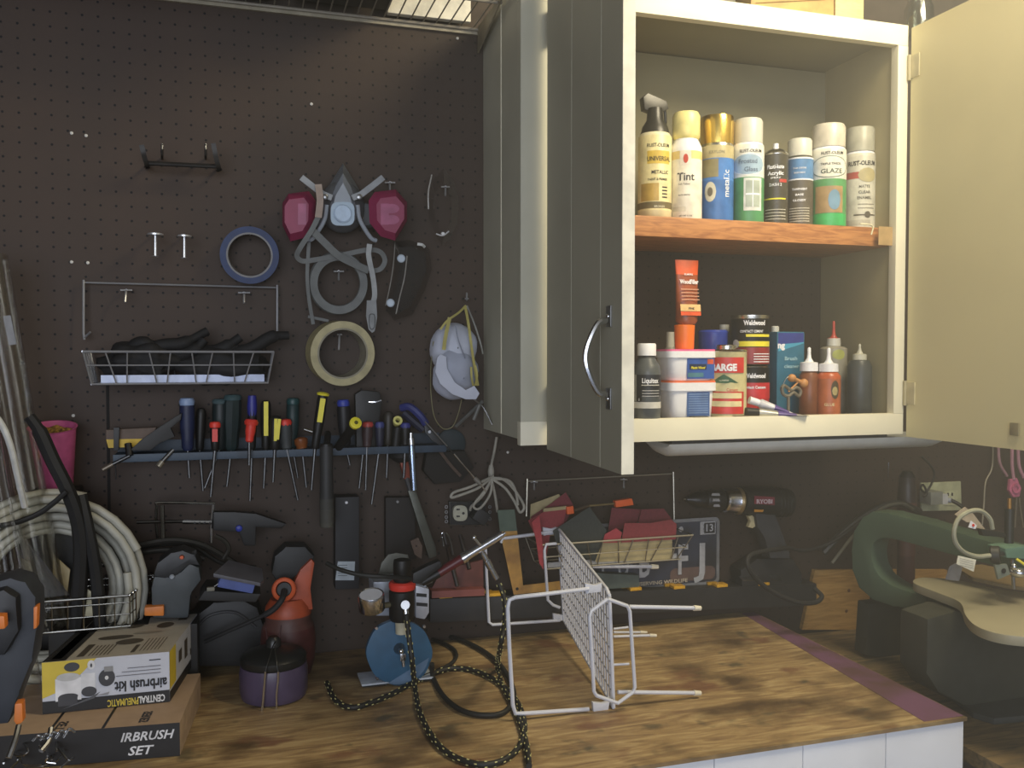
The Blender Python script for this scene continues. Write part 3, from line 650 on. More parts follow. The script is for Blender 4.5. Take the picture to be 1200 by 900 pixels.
# squeeze tubes lying
def paint_tube(label, pcap, pend, d, capm, bodym, w_, capr, zr_=None):
    a = P(*pcap, d); e = P(*pend, d + .02); a.z = CB + zr_; e.z = CB + .004
    dr = (e - a).normalized(); L_ = (e - a).length; u = dr.cross(V((0, 0, 1))).normalized(); v = u.cross(dr)
    t = T('paint_tube', label, 'tube', (a.x, a.y, CB))
    b = MB(); b.cyl(a, a + dr * L_ * .2, capr, capm, r1=capr * .95); b.build('cap', t)
    def rg(s, hw, hh): 
        o = a + dr * L_ * s; return [o + u * math.cos(2 * math.pi * i / 20) * hw + v * math.sin(2 * math.pi * i / 20) * hh for i in range(20)]
    b = MB(); b.loft([rg(.2, capr * .8, capr * .8), rg(.25, w_ * .8, w_ * .8), rg(.6, w_, w_ * .5), rg(.96, w_ * 1.15, .001), rg(1, w_ * 1.15, .001)], bodym)
    b.loft([rg(.5, w_ * .98 + .0006, w_ * .63), rg(.8, w_ * 1.06 + .0006, w_ * .27)], M('#5a4a8c', .4), caps=False); b.build('tube_body', t)
paint_tube('white paint tube with white cap, resting on the grey tube', (878, 460), (933, 472), .20, white, M('#cfd0d8', .4), .012, .0075, .034)
paint_tube('grey metal paint tube with black cap lying at the shelf front', (874, 478), (945, 484), .222, black, M('#a9a8a0', .35, .4), .011, .009, .012)
# corks / brass jig
t = T('wing_nut_clip', 'small clip with two wooden knobs leaning between blue can and glue bottle', 'clip', (P(930, 480, .2).x, -.2, CB))
b = MB(); wk = M('#b98450', .5); q = lambda x, y, d=.20: P(x, y, d)
b.ball(q(928, 443), (.009, .008, .008), wk); b.ball(q(942, 449), (.009, .008, .009), wk); b.tube([q(928, 443), q(942, 449)], .004, wk, smooth=False); b.tube([q(936, 447), q(928, 455), q(924, 459)], .002, wk); b.build('knob_pair', t, 'two turned wooden knobs')
b = MB(); b.tube([q(916, 455), q(918, 462), q(924, 464), q(930, 460), q(936, 464), q(938, 458), q(933, 454), q(927, 457), q(919, 452), q(916, 455)], .0035, M('#6a6458', .4)); b.tube([q(917, 452), q(921, 444), q(926, 440)], .001, steel); b.tube([q(924, 463), V((q(924, 463).x, -.2, CB + .002))], .003, M('#6a6458')); b.build('clip_body', t)
for i, x in enumerate((822, 870)):
    a = P(x - 8, 488, .236); e = P(x + 9, 488, .236); b = MB(); b.box(((a.x + e.x) / 2, -.225, CB + .003), (e.x - a.x, .02, .006), M('#5c584a', .5), bev=.001)
    b.box((a.x - .012, -.218, CB + .002), (.022, .025, .003), M('#5c584a', .5)); b.thing('flat_magnet_catch', 'small dark catch plate lying on the cabinet floor, ' + ('nearer the left' if i == 0 else 'nearer the middle'), 'catch', group='catch plates')
# drip
b = MB(); a = P(1023, 264, .246); b.tube([P(1008, 262.5, .243), P(1018, 263, .247), P(1023, 266, .2475), P(1021, 275, .2475)], .0015, M('#d9d3b0', .4)); b.thing('dried_glue_drip', 'thin pale dried drip hanging over the wooden shelf edge', 'drip')

# ================================================ ON TOP OF THE CABINET / WIRE SHELF
def topbox(name, label, cat, x0, x1, yb, h, dep, m, d=.23, extra=None):
    a = P(x0, yb, d); e = P(x1, yb, d); b = MB(); b.box(((a.x + e.x) / 2, -d + dep / 2, Z1 + .0015 + h / 2), (e.x - a.x, dep, h), m, bev=.0015)
    if extra: extra(b, a, e)
    return b.thing(name, label, cat)
topbox('cardboard_box', 'brown cardboard box on top of the cabinet', 'box', 880, 977, 20, .12, .18, M('#b9985c', .6), extra=lambda b, a, e: b.tube([V((a.x + .01, a.y - .001, Z1 + .01)), V((e.x - .02, a.y - .001, Z1 + .035))], .0007, M('#7d6238'), smooth=False))
topbox('pine_block', 'pale pine block on the cabinet top beside the cardboard box', 'block', 979, 1012, 21, .10, .15, M('#e2c68a', .5, kind='wood'), d=.225)
topbox('wooden_crate', 'dark grey case on the cabinet top, seen above the left end', 'box', 800, 862, 4, .1, .16, M('#6d6a5c', .6), d=.2)
c = P(1077, 15, .19); c.z = Z1 + .001; b = MB(); b.lathe([(0, .018), (.003, .025), (.02, .029), (.06, .029), (.075, .022), (.09, .022), (.09, .02), (.06, .026), (.004, .022)], c, M('#dfe4e2', .08, kind='clear', var=.5)); b.thing('glass_jar', 'clear glass jar at the right end of the cabinet top', 'jar', (c.x, c.y, Z1))
# wire shelf
wz = P(432, 19.5).z; t = T('wire_shelf', 'pale wire shelf fixed high on the pegboard left of the cabinet', 'shelf', (.1, -.15, wz))
wc = M('#8f887a', .4, var=.05)
x = P(300, 5).x - 2 * .0254 - .45; xe = .465; b = MB(); n = int((xe - x) / .0254)
for i in range(n + 1):
    xx = x + i * .0254; b.tube([(xx, -.006, wz), (xx, -.305, wz)], .0016, wc, smooth=False, seg=6)
b.build('wires', t)
for yy, r in ((-.01, .0032), (-.15, .003), (-.305, .0035)):
    b = MB(); b.tube([(x - .01, yy, wz - .002 - r), (xe + .003, yy, wz - .002 - r)], r, wc, smooth=False); b.build('rail', t)
b = MB(); b.box(((x + xe) / 2, -.004, wz - .008), (xe - x + .02, .006, .012), M('#a09884', .5)); b.build('wall_cleat', t)
b = MB(); b.prism([(xe - .005, -.008, wz), (xe - .005, -.2, wz), (xe - .005, -.008, wz - .05)], (.003, 0, 0), M('#857c68', .5)); b.build('bracket', t)
def sbox(name, label, cat, x0, x1, y0, y1, h, m):
    a = P(x0, y0, 0).x; e = P(x1, y0, 0).x; b = MB(); b.box(((a + e) / 2, -(y0 + y1) / 2, wz + .0022 + h / 2), (e - a, y1 - y0, h), m, bev=.002); b.thing(name, label, cat)
def sb(name, label, cat, X0_, X1_, d0, d1, h, m):
    b = MB(); b.box(((X0_ + X1_) / 2, -(d0 + d1) / 2, wz + .0022 + h / 2), (X1_ - X0_, d1 - d0, h), m, bev=.002); b.thing(name, label, cat)
zz_ = wz + .002
sb('bright_patch_panel', 'added white panel for the bright patch on the wire shelf against the wall, nearest the cabinet', 'board', P(452, 20).x, P(548, 28).x, .010, .026, .22, M('#e6e2d2', .5))  # thin panel added so its front catches lamp light as the bright patch
sb('black_storage_bin', 'black bin on the wire shelf beside the white panel', 'box', H(345, 4, zz_).x, H(456, 10, zz_).x, .035, .29, .15, black)
sb('brown_carton', 'dark brown carton at the left of the wire shelf', 'box', -.42, H(322, 4, zz_).x - .01, .02, .27, .14, M('#3d3128', .7))
# ================================================ ON THE PEGBOARD, LEFT
def hook(label, x, y, drop=11, half=5.5, lean=0, group='metal pegboard hooks'):
    s_ = S(x, .03); t = T('pegboard_hook', label, 'hook', P(x, y, 0), group)
    b = MB(); b.tube([P(x, y, 0), P(x, y, .02)], .0022, steel, smooth=False); b.tube([P(x - half, y, .012), P(x + half, y, .012)], .0016, hooksteel, smooth=False, seg=8); b.build('crossbar', t)
    b = MB(); b.tube([P(x, y, .018), P(x + lean * .2, y + 1.5, .030), P(x + lean, y + drop, .04)], .0019, hooksteel, n=4); b.build('prong', t); return t
hook('chrome hook right of the respirator, by its pink cartridge', 457, 214, 9, 6)
hook('chrome hook inside the clear safety glasses', 522, 219, 10, 5)
hook('chrome hook inside the grey respirator head strap ring', 397, 318, 10, 6)
hook('chrome hook at the left of the black basket frame', 148, 340, 14, 7, -1.5)
hook('chrome hook at the right of the black basket frame', 286, 343, 12, 7)
hook('chrome hook through the roll of cream masking tape', 398, 392, 18, 3, -1)
hook('small chrome hook holding the white dust masks', 547, 350, -7, 2)
hook('chrome hook at the left end of the sandpaper basket frame', 626, 565, 9, 4)
hook('chrome hook at the middle of the sandpaper basket frame', 731, 562, 10, 4)
for i, (x, y0, y1, w_) in enumerate(((182, 275, 301, 9), (216, 277, 303, 8))):
    s_ = S(x, .05); t = T('flanged_peg', 'long chrome peg with round flange, ' + ('left one of the pair above the basket' if i == 0 else 'right one, nearer the blue tape'), 'hook', P(x, y0, 0), 'flanged chrome pegs')
    b = MB(); c = P(x, y0, .05); b.lathe([(-.001, w_ * .7 * s_), (-.001, w_ * s_), (.0015, w_ * s_), (.003, w_ * .7 * s_), (.003, w_ * .3 * s_)], c, hooksteel); b.tube([P(x, y0 - 1, 0), P(x, y0 - 1, .05)], .002, steel, smooth=False); b.build('flange', t)
    b = MB(); c2 = P(x, y1, .05); b.cyl(c2, c, .0026, hooksteel, seg=12); b.lathe([(0, .4 * w_ * s_), (.001, .55 * w_ * s_), (.002, .3 * w_ * s_)], c2, hooksteel); b.build('stem', t)
# small dark bracket
t = T('tool_bracket', 'dark metal bracket with two upright arms and crossbar, high on the pegboard', 'bracket', P(210, 190, 0))
dm = M('#2c2a28', .45, .3)
for x, yt, yb in ((168, 170, 196), (252, 168, 200)):
    b = MB(); b.ribbon([P(x - 2, yt, .06), P(x + 1, (yt + yb) / 2, .055), P(x + 5, yb, .04), P(x + 3, yb - 2, 0)], .008, .003, dm); b.build('arm', t)
b = MB(); b.tpx([(171, 191, .045), (254, 195, .045)], .004, dm, smooth=False); b.build('crossbar', t)
for x in (190, 241):
    b = MB(); b.tpx([(x, 186, 0), (x, 184, .05), (x, 178, .06), (x, 169, .062)], .0022, dm); b.cyl(P(x, 175, .062), P(x, 168.5, .062), .002, chrome, seg=8); b.build('hook_tip', t)
# tapes
def tape(label, x, y, ro, ri, w_, mside, medge, mcore, tilt, d=None, nm='tape_roll'):
    s_ = S(x, .03); c = P(x, y, w_ / 2 + .006 if d is None else d); t = T(nm, label, 'tape', c)
    ax = V(tilt).normalized()
    b = MB(); b.lathe([(-w_/2, (ri + 2) * s_, mside), (-w_/2, ro * s_, mside), (w_/2, ro * s_, medge), (w_/2, (ri + 2) * s_, mside)], c, mside, axis=ax, seg=56, caps=False); b.build('tape', t)
    b = MB(); b.lathe([(-w_/2 - .0003, (ri + 2) * s_, mcore), (-w_/2 - .0003, ri * s_, mcore), (w_/2, ri * s_, mcore), (w_/2, (ri + 2) * s_, mcore), (-w_/2 - .0003, (ri + 2) * s_, mcore)], c, mcore, axis=ax, seg=56, caps=False); b.build('core', t, 'cardboard core')
tape('roll of blue painters tape hanging on the pegboard', 293, 299, 33, 24, .036, M('#2c3c63', .6), M('#27375e', .5), M('#7d7d7f', .6), (.06, 1, .12))
hook('hook carrying the roll of blue tape', 293, 273, -3, 2)
tape('roll of cream masking tape hanging above the screwdrivers', 398.5, 413.5, 37.5, 27.5, .048, M('#b3aa83', .6), M('#a69c74', .55), M('#8f8a78', .6), (-.12, 1, .06))
# ---- left wire basket with black gloves
wb = M('#a9abb0', .35, .7, var=.05)
bk = T('wire_basket', 'white-coated wire basket of black gloves hanging from a wire frame', 'basket', P(210, 450, .06))
b = MB(); b.tpx([(98, 328, .015), (98, 391, .02), (99, 398, .02)], .0022, wb, smooth=False); b.tpx([(98, 331, .012), (326, 337, .012)], .0018, wb, smooth=False); b.tpx([(325, 334, .015), (325, 388, .02)], .0022, wb, smooth=False)
b.tpx([(99, 396, .02), (106, 389, .03)], .0018, wb, smooth=False); b.build('hanger_frame', bk)
b = MB(); D0, D1 = .012, .095
rim = [P(97, 412, D1), P(321, 413, D1), P(331, 399, D0), P(101, 399, D0)]
z_r = rim[0].z; zr = [V((p.x, p.y, z_r)) for p in rim]; xL, xR = zr[0].x, zr[1].x
zbt = P(200, 449.5, D1 - .012).z; bl, br = P(107, 450, D1 - .01).x, P(314, 450, D1 - .01).x
RIM = [V((xL, -D1, z_r)), V((xR, -D1, z_r)), V((xR, -D0, z_r)), V((xL, -D0, z_r))]
BOT = [V((bl, -D1 + .012, zbt)), V((br, -D1 + .012, zbt)), V((br, -D0 - .004, zbt)), V((bl, -D0 - .004, zbt))]
MID = [RIM[i].lerp(BOT[i], .42) for i in range(4)]
for L_, r in ((RIM, .0022), (MID, .0014), (BOT, .0018)): b.tube(L_ + [L_[0]], r, wb, smooth=False)
n = 9
for i in range(n + 1):
    u0 = i / n; u1 = min(1, max(0, u0 + (.055 if i % 2 else -.0) - .03)); b.tube([RIM[0].lerp(RIM[1], u0), BOT[0].lerp(BOT[1], u1)], .0013, wb, smooth=False, seg=6); b.tube([RIM[3].lerp(RIM[2], u0), BOT[3].lerp(BOT[2], u0), BOT[0].lerp(BOT[1], u0)], .0012, wb, smooth=False, seg=6)
for i in range(4):
    for a_, c_ in ((0, 3), (1, 2)): b.tube([RIM[a_].lerp(RIM[c_], (i + .5) / 4), BOT[a_].lerp(BOT[c_], (i + .5) / 4)], .0013, wb, smooth=False, seg=6)
b.build('wire_bin', bk)
b = MB(); b.box(((bl + br) / 2 + .004, -D1 + .017, zbt + .0085), (br - bl - .02, .002, .013), M('#bcc8e6', .4)); b.build('price_rail', bk, 'pale blue-white plastic strip along the bottom')
# gloves: lumpy cloth
def lump(name, label, cat, base, rad, m, seed, amp=.25, group=None, flat=1):
    rr = random.Random(seed); bm = bmesh.new(); bmesh.ops.create_icosphere(bm, subdivisions=4, radius=1)
    from mathutils import noise
    off = V((seed * 3.1, seed * 1.7, 0))
    for v in bm.verts:
        k = 1 + amp * noise.noise(v.co * 1.7 + off) + amp * .5 * noise.noise(v.co * 4 + off); v.co = V((v.co.x * rad[0] * k, v.co.y * rad[1] * k, v.co.z * rad[2] * k)) + V(base)
    b = MB(); b.bmadd(bm, m); return b.thing(name, label, cat, group=group)
gm = M('#141416', .75, scale=60, bump=.3)
g1 = MB(); yb_ = -(D0 + D1) / 2
def glove(label, pts, palm, seed):
    t = T('work_glove', label, 'glove', V((palm[0], palm[1], zbt)))
    from mathutils import noise
    bm = bmesh.new(); bmesh.ops.create_icosphere(bm, subdivisions=4, radius=1); off = V((seed, 0, 0))
    for v in bm.verts:
        k = 1 + .3 * noise.noise(v.co * 1.6 + off) + .12 * noise.noise(v.co * 5 + off); v.co = V((v.co.x * palm[3] * k, v.co.y * .030 * k, v.co.z * palm[4] * k)) + V((palm[0], palm[1], palm[2]))
    b = MB(); b.bmadd(bm, gm); b.build('palm', t)
    for q in pts:
        b = MB(); b.tube([P(*z_) for z_ in q], [.013, .012, .008], gm, seg=10); b.build('finger', t)
c = P(165, 425, .055); glove('black work glove bunched in the left half of the basket', [[(160, 415, .06), (190, 405, .06), (215, 402, .06), (243, 388, .05)], [(150, 412, .05), (165, 402, .06), (188, 406, .06)], [(190, 420, .05), (225, 412, .06), (240, 398, .06)]], (c.x, c.y, c.z + .002, .062, .036), 2)
c = P(262, 425, .055); glove('black work glove bunched in the right half, one finger sticking out past the rim', [[(265, 418, .06), (295, 408, .06), (318, 395, .06), (338, 393, .055)], [(240, 415, .05), (262, 408, .06), (282, 395, .06)], [(250, 425, .05), (280, 420, .06), (312, 400, .06)]], (c.x, c.y, c.z - .002, .074, .034), 5)
# ---- respirator
G = M('#9ba2aa', .5, var=.05); GL = M('#a9bccb', .45, var=.03); GD = M('#55575a', .6); strap = M('#6f7271', .7, var=.08); pink = M('#8c2c50', .45, var=.05); pink2 = M('#a85478', .4)
rs = T('respirator_mask', 'grey half-face respirator with two pink filter cartridges hung on the pegboard', 'respirator', P(401, 270, .03))
s_ = S(400, .06)
def rp(x, y, d): return P(x, y, d)
b = MB(); c = P(401, 243, .035)
b.ball(c, (.043, .032, .048), GD, 3)
# pointed nose shell
ring0 = [rp(x, y, .018) for x, y in ((402, 191), (383, 222), (377, 246), (380, 262), (392, 270), (412, 270), (424, 262), (427, 246), (421, 222))]
ring1 = [rp(x, y, .055) for x, y in ((402, 203), (389, 226), (385, 244), (387, 257), (394, 264), (410, 264), (418, 257), (420, 244), (415, 226))]
ring2 = [rp(x, y, .075) for x, y in ((402, 214), (393, 230), (390, 244), (391, 255), (396, 261), (408, 261), (413, 255), (414, 244), (410, 230))]
b.loft([ring0, ring1], M('#74787c', .5)); b.loft([ring1, ring2], G); b.build('facepiece', rs)
b = MB(); sq = []
for i in range(24):
    an = 2 * math.pi * i / 24; e = .55; sq.append((401.5 + math.copysign(abs(math.cos(an)) ** e, math.cos(an)) * 14, 250.5 + math.copysign(abs(math.sin(an)) ** e, math.sin(an)) * 14))
b.loft([[rp(x, y, .072) for x, y in sq], [rp(x, y, .088) for x, y in sq]], GL); b.lathe([(0, .0165), (.003, .0165), (.005, .014)], P(401.5, 250.5, .088), M('#b7cbe0', .4), axis=(0, -1, 0)); b.build('exhalation_valve', rs, 'pale blue round valve cover')
for sgn, cx_ in ((-1, 377), (1, 428)):
    b = MB(); p0 = rp(401 + sgn * 12, 238, .06)
    for pts in ([(sgn * 12, 232), (sgn * 22, 228), (sgn * 34, 219), (sgn * 48, 208)], ): b.rpx([(401 + x, y, .082) for x, y in pts], .011, .004, M('#93979a', .5), smooth=False)
    b.tube([rp(401 + sgn * 18, 240, .075), rp(401 + sgn * 21, 258, .07), rp(401 + sgn * 33, 278, .06), rp(401 + sgn * 40, 282, .055)], .004, G)
    b.lathe([(0, .005), (.004, .005), (.005, .003)], P(401 + sgn * 20, 231, .084), steel, axis=(0, -1, 0), seg=14); b.build('harness_arm', rs)
def cart(cx_, cy_, pts, d, sgn):
    t = MB(); cc = P(cx_, cy_, d); cen = V((0, 0, 0))
    r0 = [P(x, y, d) for x, y in pts]; 
    def sc2(k, dd, sh=0): return [P(cx_ + sh + (x - cx_) * k, cy_ + (y - cy_) * k, dd) for x, y in pts]
    t.loft([sc2(.86, d - .03), sc2(1, d - .022), sc2(1, d), sc2(.72, d + .016, sgn * 3)], pink)
    k = [P(cx_ + sgn * 3 + (x - cx_) * .34 - sgn * 6, cy_ + (y - cy_) * .62, d + .0165) for x, y in ((cx_ - 14, cy_ - 20), (cx_ + 14, cy_ - 20), (cx_ + 14, cy_ + 20), (cx_ - 14, cy_ + 20))]
    t.poly(k[::-1], pink2)
    for j in (0, 1):
        q = [P(cx_ + sgn * 3 + 9 * math.cos(a) + (2 if sgn > 0 else 0), cy_ + (-6.5 if j == 0 else 6.5) + 5.6 * math.sin(a), d + .0166) for a in [2 * math.pi * i / 16 for i in range(16)]]
        if sgn > 0: t.poly(q, pink2)
    return t
cart(351, 251, [(338, 227), (362, 224), (370, 235), (369, 262), (360, 278), (340, 283), (331, 264), (331, 238)], .06, -1).build('cartridge', rs, 'pink filter cartridge on the left')
cart(454, 251, [(439, 225), (464, 222), (477, 237), (477, 259), (463, 282), (446, 277), (433, 261), (432, 235)], .075, 1).build('cartridge', rs, 'pink filter cartridge on the right')
for cx_, sg in ((373, -1), (430, 1)):
    b = MB(); b.lathe([(-.03, .022), (0, .024), (.006, .02)], P(cx_, 252, .04), GD, axis=(sg * -.5, -1, 0), seg=24); b.build('cartridge_mount', rs)
b = MB(); b.rpx([(373, 216, .095), (375, 235, .097), (373, 255, .09)], .012, .0025, M('#a8978a', .6)); b.rpx([(373, 254, .088), (365, 270, .085), (352, 290, .07), (348, 300, .06), (355, 306, .055), (372, 304, .055), (400, 299, .055), (430, 293, .055), (445, 295, .05), (451, 305, .045), (446, 315, .045), (435, 318, .045)], .009, .002, strap)
b.rpx([(366, 270, .08), (380, 284, .078), (396, 299, .072), (412, 308, .068), (432, 317, .06)], .013, .002, strap)
b.rpx([(362, 284, .06), (361, 300, .055), (360, 325, .05), (362, 350, .045), (366, 374, .04), (367, 380, .04)], .0065, .002, strap); b.rpx([(361, 371, .038), (385, 376, .035)], .005, .002, strap)
b.rpx([(433, 286, .07), (432, 300, .068), (437, 325, .06), (439, 345, .055), (437, 355, .05)], .0095, .0025, M('#a3a6a6', .65)); b.build('strap', rs)
b = MB(); b.ppx([(430, 352), (441, 352), (442, 372), (439, 388), (436, 390), (432, 386), (429, 370)], .055, .003, M('#8b8e8f', .6)); b.tpx([(433, 370, .056), (433, 382, .056), (436, 386, .056), (439, 382, .056), (439, 370, .056), (436, 368, .056)], .0007, GD, closed=True); b.build('strap_buckle', rs)
b = MB(); c = P(397, 332, .045); ss = S(397, .045); b.lathe([(-.004, 24.5 * ss), (-.005, 33 * ss), (.004, 34.5 * ss), (.010, 30 * ss), (.004, 24 * ss), (-.004, 24.5 * ss)], c, strap, axis=(0, 1, .12), seg=48, caps=False, sy=1.08); b.build('head_cradle', rs, 'round grey plastic head cradle ring')
# ---- clear safety glasses + goggles
cl = M('#fafafa', .08, kind='clear', var=.22)
gl = T('safety_glasses', 'clear safety spectacles hanging edge-on at the right of the respirator', 'glasses', P(520, 240, .03))
b = MB()
out = [(520, 197), (507, 212), (502, 232), (503, 255), (510, 276), (518, 288), (527, 280), (536, 262), (538, 235), (532, 212)]
inn = [(520, 214), (512, 224), (509, 238), (510, 254), (515, 268), (520, 274), (525, 268), (529, 255), (529, 236), (525, 222)]
b.loft([[P(x, y, .03) for x, y in out], [P(x, y, .045) for x, y in inn]], cl, caps=False); b.build('lens', gl)
b = MB(); b.tpx([(506, 205, .02), (502, 225, .04), (502, 245, .04)], .0015, M('#b9b6ae', .2)); b.tpx([(520, 196, .032), (527, 210, .035), (537, 235, .03)], .001, clear); b.lathe([(0, .004), (.003, .003)], P(519, 274, .05), M('#e6e6e4', .15), axis=(0, -1, 0), seg=10)
b.tpx([(511, 274, .05), (519, 276, .052), (526, 271, .05)], .0015, M('#c9c9c7', .2)); b.build('temple_arm', gl)
gg = T('safety_goggles', 'clear goggles with white round studs hung under the right cartridge', 'goggles', P(478, 330, .03))
b = MB(); b.loft([[P(x, y, .025) for x, y in ((461, 283), (480, 281), (503, 291), (506, 315), (498, 340), (484, 368), (462, 376), (452, 362), (456, 340), (463, 315))], [P(x, y, .06) for x, y in ((468, 290), (482, 288), (498, 297), (500, 315), (492, 338), (480, 360), (466, 368), (458, 358), (463, 338), (468, 315))]], M('#e9ebec', .15, kind='clear', var=.25)); b.build('shield', gg)
b = MB(); b.tpx([(477, 300, .062), (474, 325, .064), (468, 350, .062), (464, 368, .06)], .0013, M('#8b8780', .3)); b.tpx([(463, 284, .03), (461, 310, .05), (457, 335, .05), (452, 358, .04)], .0012, M('#8b8780', .3)); b.rpx([(489, 286, .05), (495, 287, .052), (498, 290, .05)], .005, .002, M('#b5b5ae', .3)); b.build('frame_edge', gg)
for x, y in ((470, 303), (457.5, 355)):
    b = MB(); b.lathe([(0, .0076), (.002, .0078), (.004, .006)], P(x, y, .064), M('#b9c6d2', .4), axis=(0, -1, 0), seg=20); b.build('stud', gg)
# ---- dust masks
dm_ = M('#c3c8d6', .8, var=.06, scale=12); ys = M('#b3a95e', .6)
def mask(label, cx_, cy_, rx, ry, d, rot, squash, op=None, m=dm_):
    t = T('dust_mask', label, 'dust mask', P(cx_, cy_, d)); ss = S(cx_, d); c = P(cx_, cy_, d); R0 = Matrix.Rotation(rot, 3, 'Y') @ Matrix.Rotation(op or 0, 3, 'Z')
    from mathutils import noise
    rings = []; N = 32
    for k in range(9):
        th = math.pi / 2 * k / 8; r = math.cos(th) if k < 8 else .03; h = math.sin(th) * squash; rr_ = []
        for i in range(N):
            a = 2 * math.pi * i / N; q = V((math.cos(a) * rx * ss * r, -h, math.sin(a) * ry * ss * r)); q *= 1 + .10 * noise.noise(q * 40 + V((cx_, 0, 0))); rr_.append(c + R0 @ q)
        rings.append(rr_)
    inner = [[c + (p - c) * .95 + V((0, .0012, 0)) for p in r] for r in rings]
    b = MB(); b.loft(rings, m, caps=False); b.loft(inner, m, caps=False); b.loft([rings[0], inner[0]], m, caps=False); b.build('cup', t); return t
m1 = mask('white dust mask with yellow straps, the upper one on the hook', 531, 408, 28, 30, .035, .15, .04)
b = MB(); b.rpx([(546, 358, .07), (538, 366, .08), (524, 376, .085), (516, 386, .085)], .004, .001, ys); b.rpx([(545, 358, .07), (549, 380, .085), (553, 410, .085), (557, 435, .075), (560, 452, .065)], .005, .001, ys); b.rpx([(527, 372, .085), (522, 395, .088), (520, 410, .085)], .007, .001, ys)
b.rpx([(547, 358, .05), (556, 380, .05), (563, 402, .05), (566, 415, .045)], .003, .001, M('#8b8c84', .6)); b.build('strap', m1); b = MB(); b.tpx([(534, 382, .083), (537, 398, .088), (545, 420, .08)], .0012, M('#8d93a4', .5)); b.build('nose_clip', m1)
m2 = mask('white dust mask folded open, the lower one under the first', 533, 438, 33, 30, .05, .6, .03, .5, M('#aab0c0', .8, var=.08, scale=12))
b = MB(); b.ppx([(512, 420), (516, 415), (523, 418), (524, 432), (533, 448), (546, 457), (556, 452), (562, 461), (558, 468), (546, 468), (530, 462), (516, 450), (510, 436)], .095, .004, dm_, bev=.001); b.build('folded_edge', m2)
b = MB(); b.rpx([(552, 430, .08), (553, 445, .08), (556, 456, .07)], .004, .001, ys); b.rpx([(557, 428, .08), (559, 440, .08), (557, 452, .07)], .004, .001, ys); b.tpx([(508, 400, .05), (505, 430, .04), (505, 460, .03), (509, 488, .03), (519, 502, .03), (530, 500, .03), (537, 485, .035), (541, 468, .04)], .0010, M('#7f7a58', .6)); b.build('strap', m2)
b = MB(); b.ppx([(560, 466), (570, 458), (577, 498), (574, 498)], .03, .002, M('#8d8e8a', .5)); 
b = MB(); b.tpx([(548, 462, .06), (558, 470, .06), (567, 478, .06), (577, 498, .07)], .0016, steel, n=3); b.tpx([(566, 470, .055), (550, 485, .05), (534, 500, .04)], .004, M('#50514e', .6)); b.tpx([(562, 474, .06), (555, 492, .055)], .0035, M('#6c6d69', .5)); b.thing('wire_hanger', 'grey bent wire clip dangling below the dust masks', 'clip')

# ================================================ TOOL RACK
rk = M('#273a4c', .5, var=.2); zr_ = P(330, 531, .06).z; xl_, xr_ = P(133, 536, .06).x, P(522, 530, .06).x
t = T('tool_rack', 'dark blue metal rack strip holding screwdrivers and pliers on the pegboard', 'rack', ((xl_ + xr_) / 2, -.03, zr_ - .01))
b = MB(); b.box(((xl_ + xr_) / 2, -.066, zr_), (xr_ - xl_, .003, .0135), rk, bev=.0008)
b.box(((xl_ + xr_) / 2, -.034, zr_ + .004), (xr_ - xl_, .064, .002), rk); b.box(((xl_ + xr_) / 2, -.0025, zr_ + .01), (xr_ - xl_, .002, .03), rk); b.build('shelf_strip', t)
b = MB(); b.lathe([(0, .030), (.004, .030), (.006, .026)], P(528, 520, .004), M('#223036', .6), axis=(0, -1, 0)); b.build('end_plate', t)
RT = zr_ + .006
def driver(label, x, ytop, ybt, hw, m, lean=0, shaft=None, d=.055, capm=None, caph=4, stripe=None, tipm=M('#6d6e70', .4, 1), shr=.003, nm='screwdriver', cat='screwdriver', group='hand tools in the rack', capw=1.0, flutes=None):
    s_ = S(x, d); a = P(x + lean, ybt, d); e = P(x, ytop, d); a.z = max(a.z, RT + .001) if ybt > 520 else a.z
    ax = (e - a).normalized(); L_ = (e - a).length; t = T(nm, label, cat, a, group); w_ = hw * s_
    b = MB(); prof = [(0, w_ * .55), (L_ * .06, w_ * .8), (L_ * .25, w_ * .82), (L_ * .45, w_), (L_ * .85, w_), (L_ - caph * s_, w_ * .92)]
    if not capm: prof += [(L_ - 1 * s_, w_ * .7), (L_, w_ * .3)]
    b.lathe(prof, a, m, axis=ax, seg=10 if not flutes else flutes)
    if stripe:
        y0, y1, ww, sm = stripe; 
        f0 = a + ax * (ybt - y1) * s_ - V((0, w_ + .0006, 0)); f1 = a + ax * (ybt - y0) * s_ - V((0, w_ + .0006, 0)); b.ribbon([f0, (f0 + f1) / 2, f1], ww * s_, .003, sm, n=2)
    b.build('handle', t)
    if capm: b = MB(); b.lathe([(L_ - caph * s_, w_ * .95 * capw), (L_ - caph * .5 * s_, w_ * 1.05 * capw), (L_ - .6 * s_, w_ * .85 * capw), (L_, w_ * .4 * capw)], a, capm, axis=ax, seg=18); b.build('end_cap', t)
    if shaft:
        sx2, sy2 = shaft; q = P(sx2, sy2, d); b = MB(); b.cyl(a + ax * .002, q, shr, tipm, r1=shr * .85, seg=10); b.build('shaft', t)
    return t
pale = M('#7f93b5', .4); dpurple = M('#2c2f86', .45)
driver('screwdriver with pale blue domed cap and navy grip, leftmost upright in the rack', 219, 466, 528, 8.5, M('#1c2546', .5), 1, (222, 560), capm=pale, caph=9)
driver('very dark screwdriver behind, right of the pale blue capped one', 236, 478, 528, 6, black, -2, (238, 575), d=.035)
driver('dark teal screwdriver with grey domed end, nearer the pale blue cap', 258, 467, 528, 9, M('#152225', .5), 0, (240, 572), d=.04, capm=M('#44565a', .4), caph=6)
driver('big dark teal fluted screwdriver, tallest at the middle left', 273, 462, 528, 10, M('#16282a', .45), -2, (266, 570), d=.05, capm=M('#3c5256', .4), caph=7, flutes=8)
